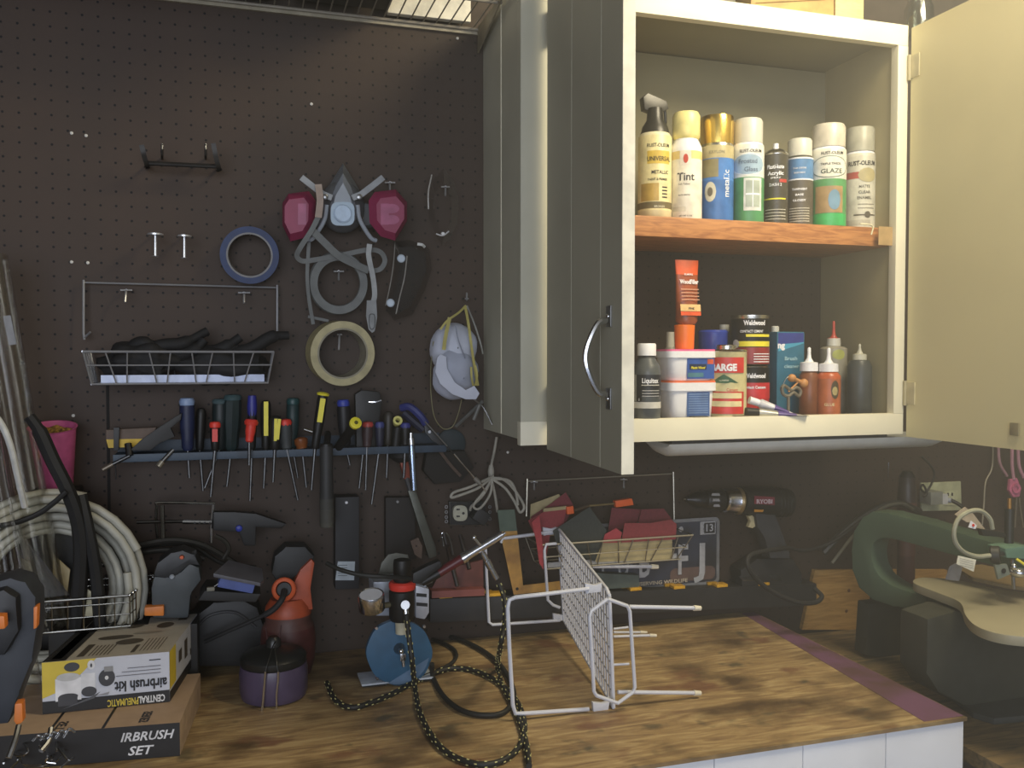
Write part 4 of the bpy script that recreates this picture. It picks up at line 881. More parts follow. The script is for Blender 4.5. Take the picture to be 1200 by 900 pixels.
driver('small black screwdriver with red round cap and red stripe below the teal ones', 252, 494, 528, 5.5, black, 0, (247, 582), d=.075, capm=red, caph=7, stripe=(502, 517, 6, red), capw=1.15)
driver('black screwdriver with long violet-blue end', 295.5, 463, 528, 5.5, black, 0, (293, 587), d=.05, capm=dpurple, caph=26)
driver('short screwdriver with flared red cap and red grip', 295, 491, 518, 6, red, -3, (292, 545), d=.08, capm=red, caph=7, capw=1.3)
driver('black screwdriver with a single bright yellow stripe', 311.5, 469, 528, 6, black, 0, (309, 572), d=.06, stripe=(471, 511, 5, yellow))
driver('black screwdriver with two short yellow stripes', 323, 487, 527, 7, black, -1, (320, 565), d=.07, stripe=(490, 516, 3.4, yellow))
b = MB(); b.rpx([(327.5, 491, .083), (325, 515, .083)], .0055, .002, yellow); b.build('stripe', sc.objects[-1] if False else [o for o in sc.objects if o.get('label') == 'black screwdriver with two short yellow stripes'][0], 'second yellow stripe')
driver('grey rubber screwdriver with red end cap', 334, 491, 528, 7.5, M('#3a3f40', .6), 2, (349, 586), d=.065, capm=red, caph=8)
driver('teal handled screwdriver behind the grey one', 343.5, 466, 526, 7.5, M('#163133', .5), -1, (349, 560), d=.04, capm=M('#1d4143', .4), caph=8)
driver('amber brown clear handled screwdriver, short, just over the rack', 352, 512, 528, 8, M('#7c4520', .3), 2, (359, 571), d=.06)
driver('tall black screwdriver with yellow mushroom cap and yellow stripe', 379, 459.5, 528, 6, black, -10, (365, 574), d=.07, capm=yellow, caph=4, stripe=(468, 496, 6, yellow), capw=1.2)
driver('black handled tool with bright blue knob beside the yellow-capped one', 402, 468, 528, 8, M('#15161c', .5), 3, (410, 545), d=.05, capm=M('#31409c', .45), caph=8, capw=.9)
driver('small screwdriver with red cap and dark red grip, right of the yellow button', 431, 494, 528, 6.5, M('#3c2a2c', .5), -1, (428.5, 574), d=.065, capm=M('#b7443c', .45), caph=7)
driver('small black screwdriver with violet cap behind the red-capped one', 426.5, 484, 526, 5, black, 0, (421, 572), d=.035, capm=dpurple, caph=6)
driver('small black screwdriver with dull blue cap, third cap right of the yellow button', 445, 494, 528, 5.5, M('#23263a', .5), 0, (435.5, 591), d=.06, capm=M('#3a437f', .5), caph=8)
driver('brown olive screwdriver between the blue cap and yellow ring', 455.5, 482, 528, 6, M('#34302a', .5), -1, (453, 560), d=.045)
driver('small screwdriver with blue cap just left of the chrome socket driver', 475, 495, 528, 6, black, 0, (473, 560), d=.06, capm=M('#3a3f88', .5), caph=7)
# yellow ring-ended driver, yellow button tool pointing at the viewer
t = T('ring_end_driver', 'black screwdriver with hollow pale yellow end ring', 'screwdriver', P(466, 527, .06), 'hand tools in the rack'); c = P(466, 493, .07)
b = MB(); b.cyl(P(463, 527, .055), P(466, 500, .06), .009, black); b.build('handle', t); b = MB(); b.lathe([(-.016, .006), (-.004, .0088), (.002, .0088), (.002, .0045), (-.006, .004)], c, M('#d5cf7c', .45), axis=(0, -1, .45), seg=24, caps=False); b.build('end_cap', t, 'hollow yellow ring')
t = T('yellow_button_driver', 'black and yellow screwdriver leaning outward, round yellow button end towards the camera', 'screwdriver', P(398, 527, .06), 'hand tools in the rack'); c = P(416.5, 496, .115); a = P(396, 525, .06)
b = MB(); b.cyl(a, c, .0085, black); b.ribbon([a.lerp(c, .25) + V((0, -.009, 0)), a.lerp(c, .85) + V((0, -.009, 0))], .008, .002, M('#bdb640', .5), smooth=False); b.build('handle', t)
b = MB(); b.lathe([(-.006, .008), (-.003, .0108), (.003, .0108), (.004, .008)], c, yellow, axis=(c - a).normalized() + V((0, -.8, 0)), seg=24); b.lathe([(0, .0035), (.0012, .0035)], c + (V((c - a).normalized()) + V((0, -.8, 0))).normalized() * .004, M('#5a571c', .5), axis=(c - a).normalized() + V((0, -.8, 0)), seg=14); b.build('end_cap', t)
# chrome socket driver
t = T('socket_driver', 'chrome socket extension standing through the rack with bright shaft below', 'socket driver', P(482, 530, .075)); b = MB(); b.cyl(P(482, 521, .075), P(481.5, 513, .075), .0068, chrome); b.cyl(P(481.5, 513, .075), P(481.5, 507, .075), .004, chrome); b.build('socket', t); b = MB(); b.cyl(P(485, 574, .075), P(482, 522, .075), .0062, M('#b9cdea', .2, 1)); b.build('shaft', t)
# big black handle with chrome ring
t = T('caulking_knife', 'bulky black handle with thin chrome ring, standing behind in the rack', 'hand tool', P(433, 528, .04)); b = MB(); b.ppx([(418, 528), (416, 462), (424, 457), (445, 459), (448, 470), (444, 500), (440, 528)], .05, .022, M('#121314', .5), bev=.004); b.build('handle', t); b = MB(); b.rpx([(432, 471, .052), (440, 471, .053), (447, 469, .052)], .002, .001, chrome); b.build('ring', t)
# blue curved plier
t = T('pliers', 'pliers with blue curved handles lying over the right end of the rack', 'pliers', P(500, 510, .06)); bp_ = M('#2a3272', .5)
b = MB(); b.tpx([(470, 478, .05), (480, 477, .06), (492, 487, .065), (499, 497, .065)], .0075, bp_); b.build('handle', t); b = MB(); b.tpx([(473, 484, .045), (482, 492, .05), (496, 504, .055)], .0075, M('#1d1f38', .5)); b.build('handle', t)
b = MB(); b.ppx([(497, 494), (503, 499), (512, 510), (520, 520), (516, 522), (506, 516), (498, 506)], .066, .008, M('#3c3d3f', .4, .6), bev=.001); b.lathe([(0, .004), (.003, .003)], P(503, 506, .067), chrome, axis=(0, -1, 0), seg=12); b.build('jaws', t)
# dark pliers at left, leaning
t = T('pliers', 'black pliers leaning to the right over the left end of the rack', 'pliers', P(180, 528, .06)); b = MB()
b.ppx([(152, 528), (166, 515), (186, 501), (206, 488), (213, 484), (212, 492), (200, 502), (205, 512), (188, 519), (176, 528)], .07, .012, M('#191817', .55), bev=.002); b.build('handle', t); b = MB(); b.cyl(P(203, 527, .07), P(186, 545, .08), .0035, steel); b.cyl(P(190, 541, .078), P(185.5, 547, .081), .0055, M('#b0a99a', .3, .8)); b.build('jaws', t)
# yellow/wood thing: paint scraper box
t = T('plane_block', 'wood and yellow block clamped by a black strap at the rack left end', 'hand plane', P(155, 528, .04)); b = MB()
b.ppx([(124.5, 504), (183, 501), (178, 514), (124.5, 515)], .04, .018, M('#5d4c40', .6)); b.ppx([(124.5, 515), (178, 514), (170, 523), (127, 525)], .041, .02, M('#c9a722', .5)); b.build('body', t)
b = MB(); b.ppx([(133, 501), (140, 501), (139, 528), (133, 528)], .05, .01, black, bev=.001); b.build('strap', t)
t = T('chisel', 'thin chisel with grey tip hanging at the far left of the rack', 'chisel', P(135, 540, .07)); b = MB(); b.cyl(P(152, 534, .07), P(122, 549, .075), .003, dsteel); b.cyl(P(132, 544, .073), P(120, 550.5, .076), .0042, M('#7a7268', .4, .7)); b.build('blade', t); b = MB(); b.cyl(P(150, 520, .062), P(152, 534, .07), .006, black); b.build('handle', t)
b = MB(); b.cyl(P(135, 536, .05), P(136, 562, .05), .0012, dsteel, seg=8); b.thing('scribe', 'thin steel scribe hanging below the rack left end', 'scribe')
# large black file / mallet handle hanging in front
t = T('rubber_mallet', 'thick black rubber handle hanging in front of the rack, grey worn end', 'mallet', P(383, 620, .09)); b = MB()
b.lpx(383, .095, [(617, 7.5, M('#35352f', .7)), (612, 8.5, M('#4b4a42', .7)), (596, 8.5, M('#45443e', .7)), (584, 8.3, M('#3c3c38', .7)), (560, 7.6, M('#2c2d2e', .6)), (523, 7.6, M('#2c2d2e', .6)), (520, 7, black)], black, seg=14); b.build('grip', t)
b = MB(); b.tube([P(383, 521, .09), P(384, 512, .07), P(384, 508, .05)], .006, black); b.build('neck', t)
b = MB(); b.cyl(P(356, 503, .09), P(366, 506, .09), .0035, M('#8b8a88', .3, 1)); b.thing('bit_holder', 'short steel bit lying across the tops of the tools', 'bit')
# probe
t = T('long_probe', 'long thin steel probe slanting down to the right from the rack', 'probe', P(523, 522, .07)); b = MB(); b.cyl(P(498, 494, .075), P(524, 523, .085), .0014, steel, seg=8); b.cyl(P(532, 532, .088), P(556, 560, .095), .0018, chrome, seg=8); b.cyl(P(524, 523, .085), P(532, 532, .088), .0016, black, seg=8)
b.cyl(P(556, 560, .095), P(563, 567, .097), .0045, M('#77736a', .5)); b.cyl(P(561, 564, .096), P(570, 577, .098), .0014, chrome, seg=8); b.build('rod', t)
# tools under the rack: dark bags / pouch
b = MB(); c = P(515, 560, .02); b.ppx([(500, 530), (545, 528), (556, 548), (540, 565), (510, 568), (496, 552)], .03, .026, M('#1d1a18', .8), bev=.006); b.thing('leather_pouch', 'dark leather pouch hanging under the right end of the rack', 'pouch')
b = MB(); b.rpx([(515, 528, .04), (528, 545, .04), (540, 558, .04)], .006, .002, M('#4a3a30', .7)); b.thing('pouch_strap', 'thin brown strap hanging slantwise over the leather pouch', 'strap')
# hammer with orange collar
t = T('hammer', 'hammer hanging head up with orange-red grip end and grey steel handle', 'hammer', P(495, 640, .05)); b = MB(); b.ppx([(467, 534), (477, 533), (483, 562), (474, 562)], .05, .018, M('#8c3d28', .5), bev=.003); b.build('grip', t)
b = MB(); b.ppx([(478, 575), (487, 574), (511, 642), (512, 652), (503, 655)], .055, .014, M('#55574f', .4, .5), bev=.003); b.tpx([(477, 560, .045), (482, 576, .05)], .006, dgrey, smooth=False); b.build('handle', t)
b = MB(); b.tpx([(460, 530, .03), (470, 536, .045), (486, 530, .05)], .012, black); b.build('head', t)
# ================================================ ALONG THE WALL ABOVE THE BENCH
# tilted magnetic bar
t = T('tool_bar', 'long black tool bar with yellow clips along the back of the bench', 'tool bar', P(730, 720, .04))
b = MB(); q = [P(504, 730, .055), P(957, 709, .055), P(957, 684, .055), P(504, 702, .055)]; b.prism(q, (0, .05, 0), M('#29292b', .5), bev=.002); b.build('bar', t)
def barz(x): 
    a = P(504, 702, .055); e = P(957, 684, .055); p = P(x, 690, .05); k = (p.x - a.x) / (e.x - a.x); return V((p.x, -.05, a.z + (e.z - a.z) * k))
for x in (522, 580, 641, 744, 795, 845, 894):
    p = barz(x); b = MB(); b.box((p.x, -.045, p.z + .0035), (.026, .022, .006), gold, bev=.001); b.box((p.x - .012, -.03, p.z + .004), (.022, .008, .006), M('#b58a1e', .4), bev=.001); b.build('clip', t)
# framing square
b = MB(); fs = [(583, 600), (603, 599), (613, 686), (657, 680), (658, 691), (601, 697)]
t = T('framing_square', 'L square, golden reflection put into its blade colour, standing behind the white rack', 'square', P(603, 697, .066))
b = MB(); b.prism([P(583, 598, .064), P(603, 597, .064), P(606, 622, .064), P(586, 623, .064)], (0, .003, 0), M('#5b6a5e', .5, .3)); b.build('grip', t, 'grey-green upper end')
b = MB(); b.prism([P(586, 623, .063), P(606, 622, .063), P(613, 686, .063), P(656, 681, .063), P(657, 691, .063), P(602, 697, .063)], (0, .002, 0), M('#d6a85c', .4, .45, col2='#a07a4c', scale=20)); b.lathe([(0, .003), (.0006, .003)], P(606, 690, .0632), ink, axis=(0, -1, 0), seg=12); b.build('blade', t)  # golden tone imitates light reflected in the lower blade
# sandpaper basket
wm = M('#b9b4a4', .35, .7, var=.05); t = T('wire_basket', 'wire basket full of red sandpaper hanging under the cabinet', 'basket', P(715, 660, .05))
b = MB(); b.tpx([(618, 561, .015), (617, 605, .02)], .002, wm, smooth=False); b.tpx([(618, 564, .012), (789, 555, .012)], .0016, wm, smooth=False); b.tpx([(789, 553, .015), (790, 610, .02)], .002, wm, smooth=False); b.build('hanger_frame', t)
b = MB(); D1 = .10; A = P(632, 639, D1); B = P(812, 627, D1); B.z = A.z = (A.z + B.z) / 2; Cc = P(640, 664, D1 - .012); E_ = P(797, 658, D1 - .012); Cc.z = E_.z = (Cc.z + E_.z) / 2
RIM = [A, B, V((B.x, -.012, A.z)), V((A.x, -.012, A.z))]; BOT = [Cc, E_, V((E_.x, -.015, Cc.z)), V((Cc.x, -.015, Cc.z))]; MID = [RIM[i].lerp(BOT[i], .5) for i in range(4)]
for L_, r in ((RIM, .002), (MID, .0014), (BOT, .0016)): b.tube(L_ + [L_[0]], r, wm, smooth=False)
for i in range(11):
    u0 = i / 10; u1 = min(1, max(0, u0 + (.03 if i % 2 else -.03))); b.tube([RIM[0].lerp(RIM[1], u0), BOT[0].lerp(BOT[1], u1)], .0013, M('#8a8478', .35, .7), smooth=False, seg=6); b.tube([RIM[3].lerp(RIM[2], u0), BOT[3].lerp(BOT[2], u0), BOT[0].lerp(BOT[1], u0)], .0011, wm, smooth=False, seg=6)
b.build('wire_bin', t)
b = MB(); b.box(((Cc.x + E_.x) / 2, -D1 + .018, Cc.z + .006), (E_.x - Cc.x - .01, .002, .010), M('#a8a8a8', .5)); b.build('price_rail', t)
rs_ = M('#78343c', .85, scale=200, var=.1); rs2 = M('#8c3a40', .85, scale=200, var=.1); kh = M('#a89a74', .8); gs = M('#3d4240', .85, scale=200)
def sheet(label, pts, d, m, th=.0012, dy=0, nm='sandpaper_sheet', grp='sheets in the sandpaper basket'):
    b = MB(); b.prism([P(x, y, d + (dy * (y - pts[0][1]))) for x, y in pts], (0, th, 0), m); return b.thing(nm, label, 'sandpaper', group=grp)
sheet('khaki backed sandpaper sheet at the left end of the basket', [(622, 591), (655, 579), (658, 584), (640, 600), (628, 618), (621, 612)], .045, kh)
sheet('dark red sandpaper sheet peaking at the upper left of the basket', [(622, 606), (646, 590), (663, 577), (672, 592), (662, 615), (634, 622)], .052, rs_)
sheet('red sandpaper sheet sagging over the left end of the basket', [(619, 610), (637, 600), (664, 596), (660, 616), (645, 625), (640, 655), (634, 660), (628, 630)], .068, rs2)
sheet('narrow red sandpaper strip hanging below the left basket end', [(623, 612), (632, 604), (636, 640), (637, 668), (632, 660), (628, 632)], .104, M('#9a3a42', .85, scale=200))
b = MB(); b.ppx([(637, 596), (664, 593), (664, 597), (637, 600)], .07, .006, kh, bev=.001); b.thing('sandpaper_pack', 'folded khaki sandpaper edge above the red sheets', 'sandpaper')
sheet('large dark grey sandpaper sheet, corner up, in the middle of the basket', [(691, 594), (711, 622), (706, 636), (697, 658), (675, 650), (652, 637), (648, 622)], .085, gs)
sheet('dull red sandpaper sheet at the back right of the basket', [(717, 595), (752, 597), (750, 610), (735, 618), (712, 626)], .045, rs_)
sheet('dark red sandpaper sheet at the back under the orange screwdriver handle', [(752, 597), (778, 596), (790, 612), (760, 618), (748, 612)], .055, rs_)
sheet('bright red sandpaper sheet standing at the front right of the basket', [(732, 613), (762, 613), (786, 609), (793, 614), (792, 632), (728, 636)], .088, rs2)
sheet('small pinkish red curled sandpaper piece beside the bright red sheet', [(706, 636), (709, 626), (722, 619), (729, 624), (726, 636)], .092, M('#a8404a', .85))
b = MB(); b.ppx([(697, 636), (788, 631), (788, 656), (698, 659)], .084, .05, M('#b7a87c', .8), bev=.002); b.thing('sandpaper_stack', 'thick khaki stack of sandpaper backs inside the wire basket', 'sandpaper')
t = T('screwdriver', 'screwdriver with orange handle lying across the sandpaper basket', 'screwdriver', P(722, 592, .05)); b = MB(); b.ppx([(721, 587), (741, 584), (743, 592), (722, 595)], .06, .014, orange, bev=.003); b.build('handle', t); b = MB(); b.cyl(P(722, 590, .053), P(688, 593, .06), .0022, M('#9c8a62', .4, .6), seg=10); b.build('shaft', t)
b = MB(); b.ppx([(664, 594), (672, 593), (673, 602), (665, 603)], .075, .01, orange, bev=.002); b.tube([P(673, 598, .07), P(680, 596, .065), P(690, 593, .06)], .003, M('#5a4a3a', .5)); b.thing('orange_clip', 'small orange plastic clip between the red and grey sandpaper', 'clip')
# licence plate
pl = T('license_plate', 'dark worn licence plate leaning on the wall beside the sandpaper basket', 'licence plate', P(762, 688, .03))
d = .026; a = P(678, 618, d); e = P(843, 605.5, d); zb_ = P(843, 684, d).z; zt_ = P(843, 605.5, d).z; x0 = a.x; x1 = e.x; W_ = x1 - x0; Hh = zt_ - zb_
def rrect(x0, x1, z0, z1, r, y, n=6):
    o = []
    for cx_, cz_, a0 in ((x1 - r, z0 + r, -90), (x1 - r, z1 - r, 0), (x0 + r, z1 - r, 90), (x0 + r, z0 + r, 180)):
        for i in range(n + 1): an = R_(a0 + 90 * i / n); o.append(V((cx_ + r * math.cos(an), y, cz_ + r * math.sin(an))))
    return o
b = MB(); b.prism(rrect(x0, x1, zb_, zt_, .012, -d), (0, .0015, 0), M('#33343a', .45, .2, col2='#454b5c', scale=12)); b.prism(rrect(x1 - W_ * .36, x1 - W_ * .03, zb_ + .012, zb_ + Hh * .28, .012, -d - .0005), (0, .0004, 0), M('#6a5650', .5)); b.build('plate', pl)
b = MB(); o1 = rrect(x0, x1, zb_, zt_, .012, -d - .0015); i1 = rrect(x0 + .007, x1 - .007, zb_ + .007, zt_ - .007, .008, -d - .0015); n = len(o1)
vs = o1 + i1 + [v + V((0, .0015, 0)) for v in o1] + [v + V((0, .0015, 0)) for v in i1]; fs = []
for i in range(n):
    j = (i + 1) % n; fs += [(i, j, n + j, n + i), (n + i, n + j, 3 * n + j, 3 * n + i), (i, 2 * n + i, 2 * n + j, j)]
b.add(vs, fs, M('#9a9ca0', .35, .4)); b.build('raised_rim', pl, 'pale raised rim')
b = MB(); lt_ = M('#b5b6b8', .4); pf = lambda x, y, k=.002: P(x, y, d + k)
h_ = P(800, 630, d).z - P(800, 667, d).z
for ch, x, wpx in (('T', 706, 13), ('O', 730, 15), ('B', 755, 14), ('F', 800, 13), ('J', 819, 15)): b.text(ch, V((P(x, 660, d).x, -d - .0022, zb_ + Hh * .20)), (1, 0, 0), (0, 0, 1), h_ / .76, lt_, w_=wpx * S(x, d), off=.02)
b.text('CONSERVING WILDLIFE', V((P(770, 680, d).x, -d - .0022, zb_ + .0105)), (1, 0, 0), (0, 0, 1), .011, M('#c2b49c', .4), w_=79 * S(770, d), off=.03)
sx0, sx1 = P(820, 620, d).x, P(838, 620, d).x; sz1 = zt_ - .0085; b.prism([V((sx0, -d - .002, sz1 - .028)), V((sx1, -d - .002, sz1 - .028)), V((sx1, -d - .002, sz1)), V((sx0, -d - .002, sz1))], (0, .0005, 0), lt_); b.prism([V((sx0 + .010, -d - .0025, sz1 - .0255)), V((sx1 - .002, -d - .0025, sz1 - .0255)), V((sx1 - .002, -d - .0025, sz1 - .0025)), V((sx0 + .010, -d - .0025, sz1 - .0025))], (0, .0004, 0), M('#2c2e34', .5))
b.text('13', V(((sx0 + .008 + sx1) / 2, -d - .003, sz1 - .021)), (1, 0, 0), (0, 0, 1), .022, lt_, w_=.017, off=.02); b.text('OCT', V((sx0 + .0078, -d - .003, sz1 - .014)), (0, 0, -1), (1, 0, 0), .008, M('#2c2e34', .5), w_=.02, off=.03)
b.ball(V((P(798, 617, d).x, -d - .0005, zt_ - .022)), (.006, .001, .006), lt_, 1); b.build('lettering', pl, 'pale raised letters')
b = MB(); b.ppx([(680, 668), (706, 672), (749, 674), (749, 688), (700, 691), (680, 690)], .05, .02, M('#55625f', .6), bev=.001); b.thing('grey_green_block', 'small grey-green block on the tool bar at the plate corner', 'block')
# cordless drill
dk = M('#1c1c1e', .45); t = T('cordless_drill', 'black cordless drill with silver collar standing at the back right of the bench', 'drill', P(905, 690, .1)); d = .055; s_ = S(890, d)
ax0, ax1 = P(868, 586, d), P(934, 590, d); ax = (ax1 - ax0).normalized()
b = MB(); b.lathe([(0, 15.5 * s_), (8 * s_, 16 * s_), (30 * s_, 17 * s_), (58 * s_, 17 * s_), (64 * s_, 16.5 * s_), (66 * s_, 13 * s_)], ax0, dk, axis=ax, seg=28)
for k in range(4): b.lathe([(0, 17.2 * s_), (1.2 * s_, 17.6 * s_), (2.4 * s_, 17.2 * s_)], ax0 + ax * (44 + 4.5 * k) * s_, dk, axis=ax, seg=28, caps=False)
f = lambda x, y, k=0: P(x, y, d + 17.3 * s_ + k)
b.ppx([(885, 598), (908, 600), (926, 648), (926, 655), (903, 655), (896, 630), (888, 618)], d + .018, .036, M('#37393e', .6), bev=.006); b.build('body', t)
b = MB(); b.prism([f(884, 581), f(908, 582.5), f(908, 592), f(884, 590.5)], (0, .001, 0), M('#7d2c3c', .5)); b.text('RYOBI', f(896, 590, .0004), (1, 0, -.05), (0, 0, 1), .0125, M('#d5c0c4', .5), w_=21 * s_, off=.04); b.prism([f(884, 597), f(895, 597.5), f(894, 600), (f(884, 600))], (0, .001, 0), M('#c98a2c', .5)); b.build('badge', t, 'dark red badge lettered RYOBI')
b = MB(); b.lathe([(0, 12.5 * s_), (2 * s_, 14.2 * s_), (16 * s_, 14.5 * s_), (18 * s_, 16 * s_, M('#a8936c', .35, .8)), (20 * s_, 16 * s_, M('#a8936c', .35, .8))], P(848, 586, d), M('#c9cbd0', .22, 1), axis=ax, seg=28); b.build('torque_collar', t, 'silver collar')
b = MB(); b.lathe([(0, 10 * s_), (2 * s_, 11 * s_), (21 * s_, 12.5 * s_), (22 * s_, 12 * s_)], P(826, 585.5, d), dk, axis=ax, seg=24); 
for k in range(3): b.prism([P(835 + k, 578 + 6.5 * k, d + 12.4 * s_), P(843, 578 + 6.5 * k, d + 12.4 * s_), P(844, 581 + 6.5 * k, d + 12.4 * s_), P(834 + k, 581 + 6.5 * k, d + 12.4 * s_)], (0, .002, 0), M('#9a9a9a'))
b.lathe([(0, 3 * s_), (6 * s_, 6 * s_), (13 * s_, 9.5 * s_), (24 * s_, 10 * s_)], P(804, 585, d), M('#222224', .3, .5), axis=ax, seg=20); b.cyl(P(801, 585, d), P(812, 585.2, d), .002, steel, seg=8); b.build('chuck', t)
b = MB(); b.ppx([(877, 605), (882, 604), (887, 609), (887, 616), (882, 619), (877, 618), (880, 611)], d + .008, .012, M('#cbbf94', .5), bev=.002); b.build('trigger', t, 'cream trigger')
b = MB(); zb2 = P(900, 688, d).z; b.ppx([(888, 655), (930, 655), (940, 672), (940, 690), (870, 690), (868, 668)], .052, .045, M('#29292b', .5), bev=.005)
for x0_, x1_ in ((866, 888), (902, 916)): b.ppx([(x0_, 675), (x1_, 674), (x1_, 681), (x0_ + 5, 681)], .0535, .01, M('#c5c8ce', .25, 1), bev=.001)
b.build('battery_base', t)
b = MB(); b.tpx([(925, 642, .10), (895, 646, .16), (878, 652, .19), (877, 665, .20), (890, 682, .20), (910, 696, .20), (935, 706, .20), (955, 706, .19), (963, 699, .18), (955, 690, .16)], .0048, rubber); b.tpx([(1010, 610, .10), (975, 635, .08), (945, 645, .09), (925, 642, .10)], .004, rubber); b.thing('black_power_cord', 'thick black cord looping in front of the cordless drill', 'cord')
# black box w label and hooks, dark hanging things behind
b = MB(); b.ppx([(393, 583), (421, 582), (421, 690), (393, 691)], .045, .04, M('#17181d', .6), bev=.002); b.ppx([(396, 658), (416, 658), (415, 680), (393, 680)], .0456, .001, M('#a9b3ba', .6))
for i in range(5): b.ppx([(396, 662 + 3 * i), (407, 662 + 3 * i), (407, 663 + 3 * i), (396, 663 + 3 * i)], .046, .0003, M('#6d747a'))
b.lathe([(0, .003), (.002, .002)], P(406, 589, .046), white, axis=(0, -1, 0), seg=10); b.thing('hanging_case', 'narrow black case hanging on the wall with a pale printed label near its foot', 'case')
b = MB(); b.ppx([(452, 583), (486, 583), (488, 655), (452, 656)], .03, .022, M('#211c1a', .7), bev=.003); b.lathe([(0, .003), (.002, .002)], P(466, 588, .031), M('#8f8f8f'), axis=(0, -1, 0), seg=10); b.thing('leather_sheath', 'dark brown-black sheath hanging behind the grey hammer handle', 'sheath')
b = MB(); b.ppx([(443, 676), (447, 660), (455, 650), (465, 648), (478, 650), (484, 676)], .10, .004, M('#6c6d66', .45, .5), bev=.0008); b.ppx([(443, 675), (484, 673), (484, 677), (443, 679)], .101, .003, M('#8a8b84', .3, .8)); b.thing('putty_blade', 'grey rounded steel blade standing on edge behind the black regulator', 'blade')
b = MB(); b.ppx([(481, 634), (490, 630), (495, 640), (494, 655), (486, 650)], .07, .004, M('#5a473a', .5)); b.lathe([(0, .0015), (.001, .001)], P(488, 640, .0705), ink, axis=(0, -1, 0), seg=8); b.thing('rusty_plate', 'small rusty brown metal plate on the wall', 'plate')
br_ = M('#6b3f3a', .55, .2, col2='#553430'); t = T('rusty_holder', 'reddish brown metal holder with spiked rods, between regulator and framing square', 'holder', P(537, 700, .08)); b = MB()
b.ppx([(517, 668), (566, 656), (567, 698), (508, 700), (506, 690)], .09, .006, br_, bev=.001); b.build('back_plate', t); b = MB(); b.ppx([(506, 693), (568, 690), (568, 698), (506, 701)], .11, .03, M('#7a4540', .5)); b.build('ledge', t)
for x0_, y0_, x1_, y1_ in ((520, 625, 536, 687), (539, 627, 550, 667), (530, 668, 524, 640)):
    b = MB(); b.cyl(P(x0_, y0_, .07), P(x1_, y1_, .105), .004, M('#2c2523', .5)); b.build('rod', t)
b = MB(); b.tpx([(518, 630, .05), (523, 625, .05), (528, 635, .05), (531, 650, .05)], .0018, steel); b.tpx([(520, 640, .05), (518, 626, .05), (520, 624, .05)], .0016, chrome); b.thing('wire_loop', 'thin shiny wire loop above the reddish holder', 'wire')
# left outlet + white cord
t = T('outlet_box', 'ivory outlet with metal ears in a black box below the cabinet corner', 'outlet', P(546, 601, .01)); iv = M('#b7b6a2', .45)
b = MB(); b.ppx([(527, 588), (569, 588), (569, 615), (527, 615)], .012, .012, M('#1f2021', .6)); b.tpx([(527, 588, .014), (569, 588, .014), (569, 615, .014), (527, 615, .014), (527, 588, .014)], .001, steel, smooth=False); b.build('box', t)
b = MB()
for i in range(1):
    o = [P(539.5 + 8.5 * math.copysign(abs(math.cos(a)) ** .7, math.cos(a)), 601.5 + 9.3 * math.copysign(abs(math.sin(a)) ** .7, math.sin(a)), .024) for a in [2 * math.pi * k / 24 for k in range(24)]]; b.prism(o, (0, .01, 0), iv, bev=.001)
for y in (597, 605): b.ppx([(535, y - .8), (539, y - .8), (539, y + 1), (535, y + 1)], .0245, .0005, ink)
b.lathe([(0, .0027), (.0006, .0027)], P(543, 601.5, .024), ink, axis=(0, -1, 0), seg=12); b.build('socket', t)
b = MB()
for x, y in ((523, 594), (523, 600), (523, 606), (523, 611), (574, 594), (574, 600), (574, 608)): b.lathe([(-.001, .0035), (.001, .0035), (.001, .0018), (-.001, .0018), (-.001, .0035)], P(x, y, .016), steel, axis=(0, 1, 0), seg=14, caps=False)
b.build('mounting_ears', t)
b = MB(); c0 = P(551, 600, .03); b.box(P(562, 604, .03), (.03, .035, .026), M('#202123', .55), rot=Euler((0, R_(35), 0)).to_matrix(), bev=.004); b.thing('black_plug', 'black plug pushed into the ivory outlet', 'plug')
gc = M('#a19e92', .6); b = MB()
b.tpx([(582, 512, .02), (579, 530, .02), (576, 545, .03), (576, 560, .035), (580, 580, .03), (583, 600, .025)], .0028, gc)
b.tpx([(576, 560, .04), (560, 572, .045), (540, 580, .045), (529, 583, .045), (532, 577, .045), (550, 571, .045), (570, 562, .045), (578, 558, .04)], .0028, gc); b.tpx([(576, 562, .04), (566, 580, .045), (553, 593, .035), (551, 598, .03)], .0028, gc); b.tpx([(577, 562, .042), (574, 580, .045), (562, 596, .045), (555, 592, .045), (568, 575, .045), (577, 560, .042)], .0026, gc)
b.tpx([(577, 560, .04), (590, 562, .045), (602, 573, .045), (612, 588, .045), (614, 596, .045), (609, 600, .045), (603, 588, .045), (592, 572, .045), (578, 562, .04)], .0028, gc); b.tpx([(577, 561, .042), (596, 563, .045), (604, 575, .045), (607, 592, .045)], .0028, gc); b.lpx(575.5, .03, [(562, 3.2), (552, 4), (545, 2.5)], gc, seg=12)
b.thing('grey_white_cord', 'off-white electric cord tied in a bundle below the cabinet corner', 'cord')

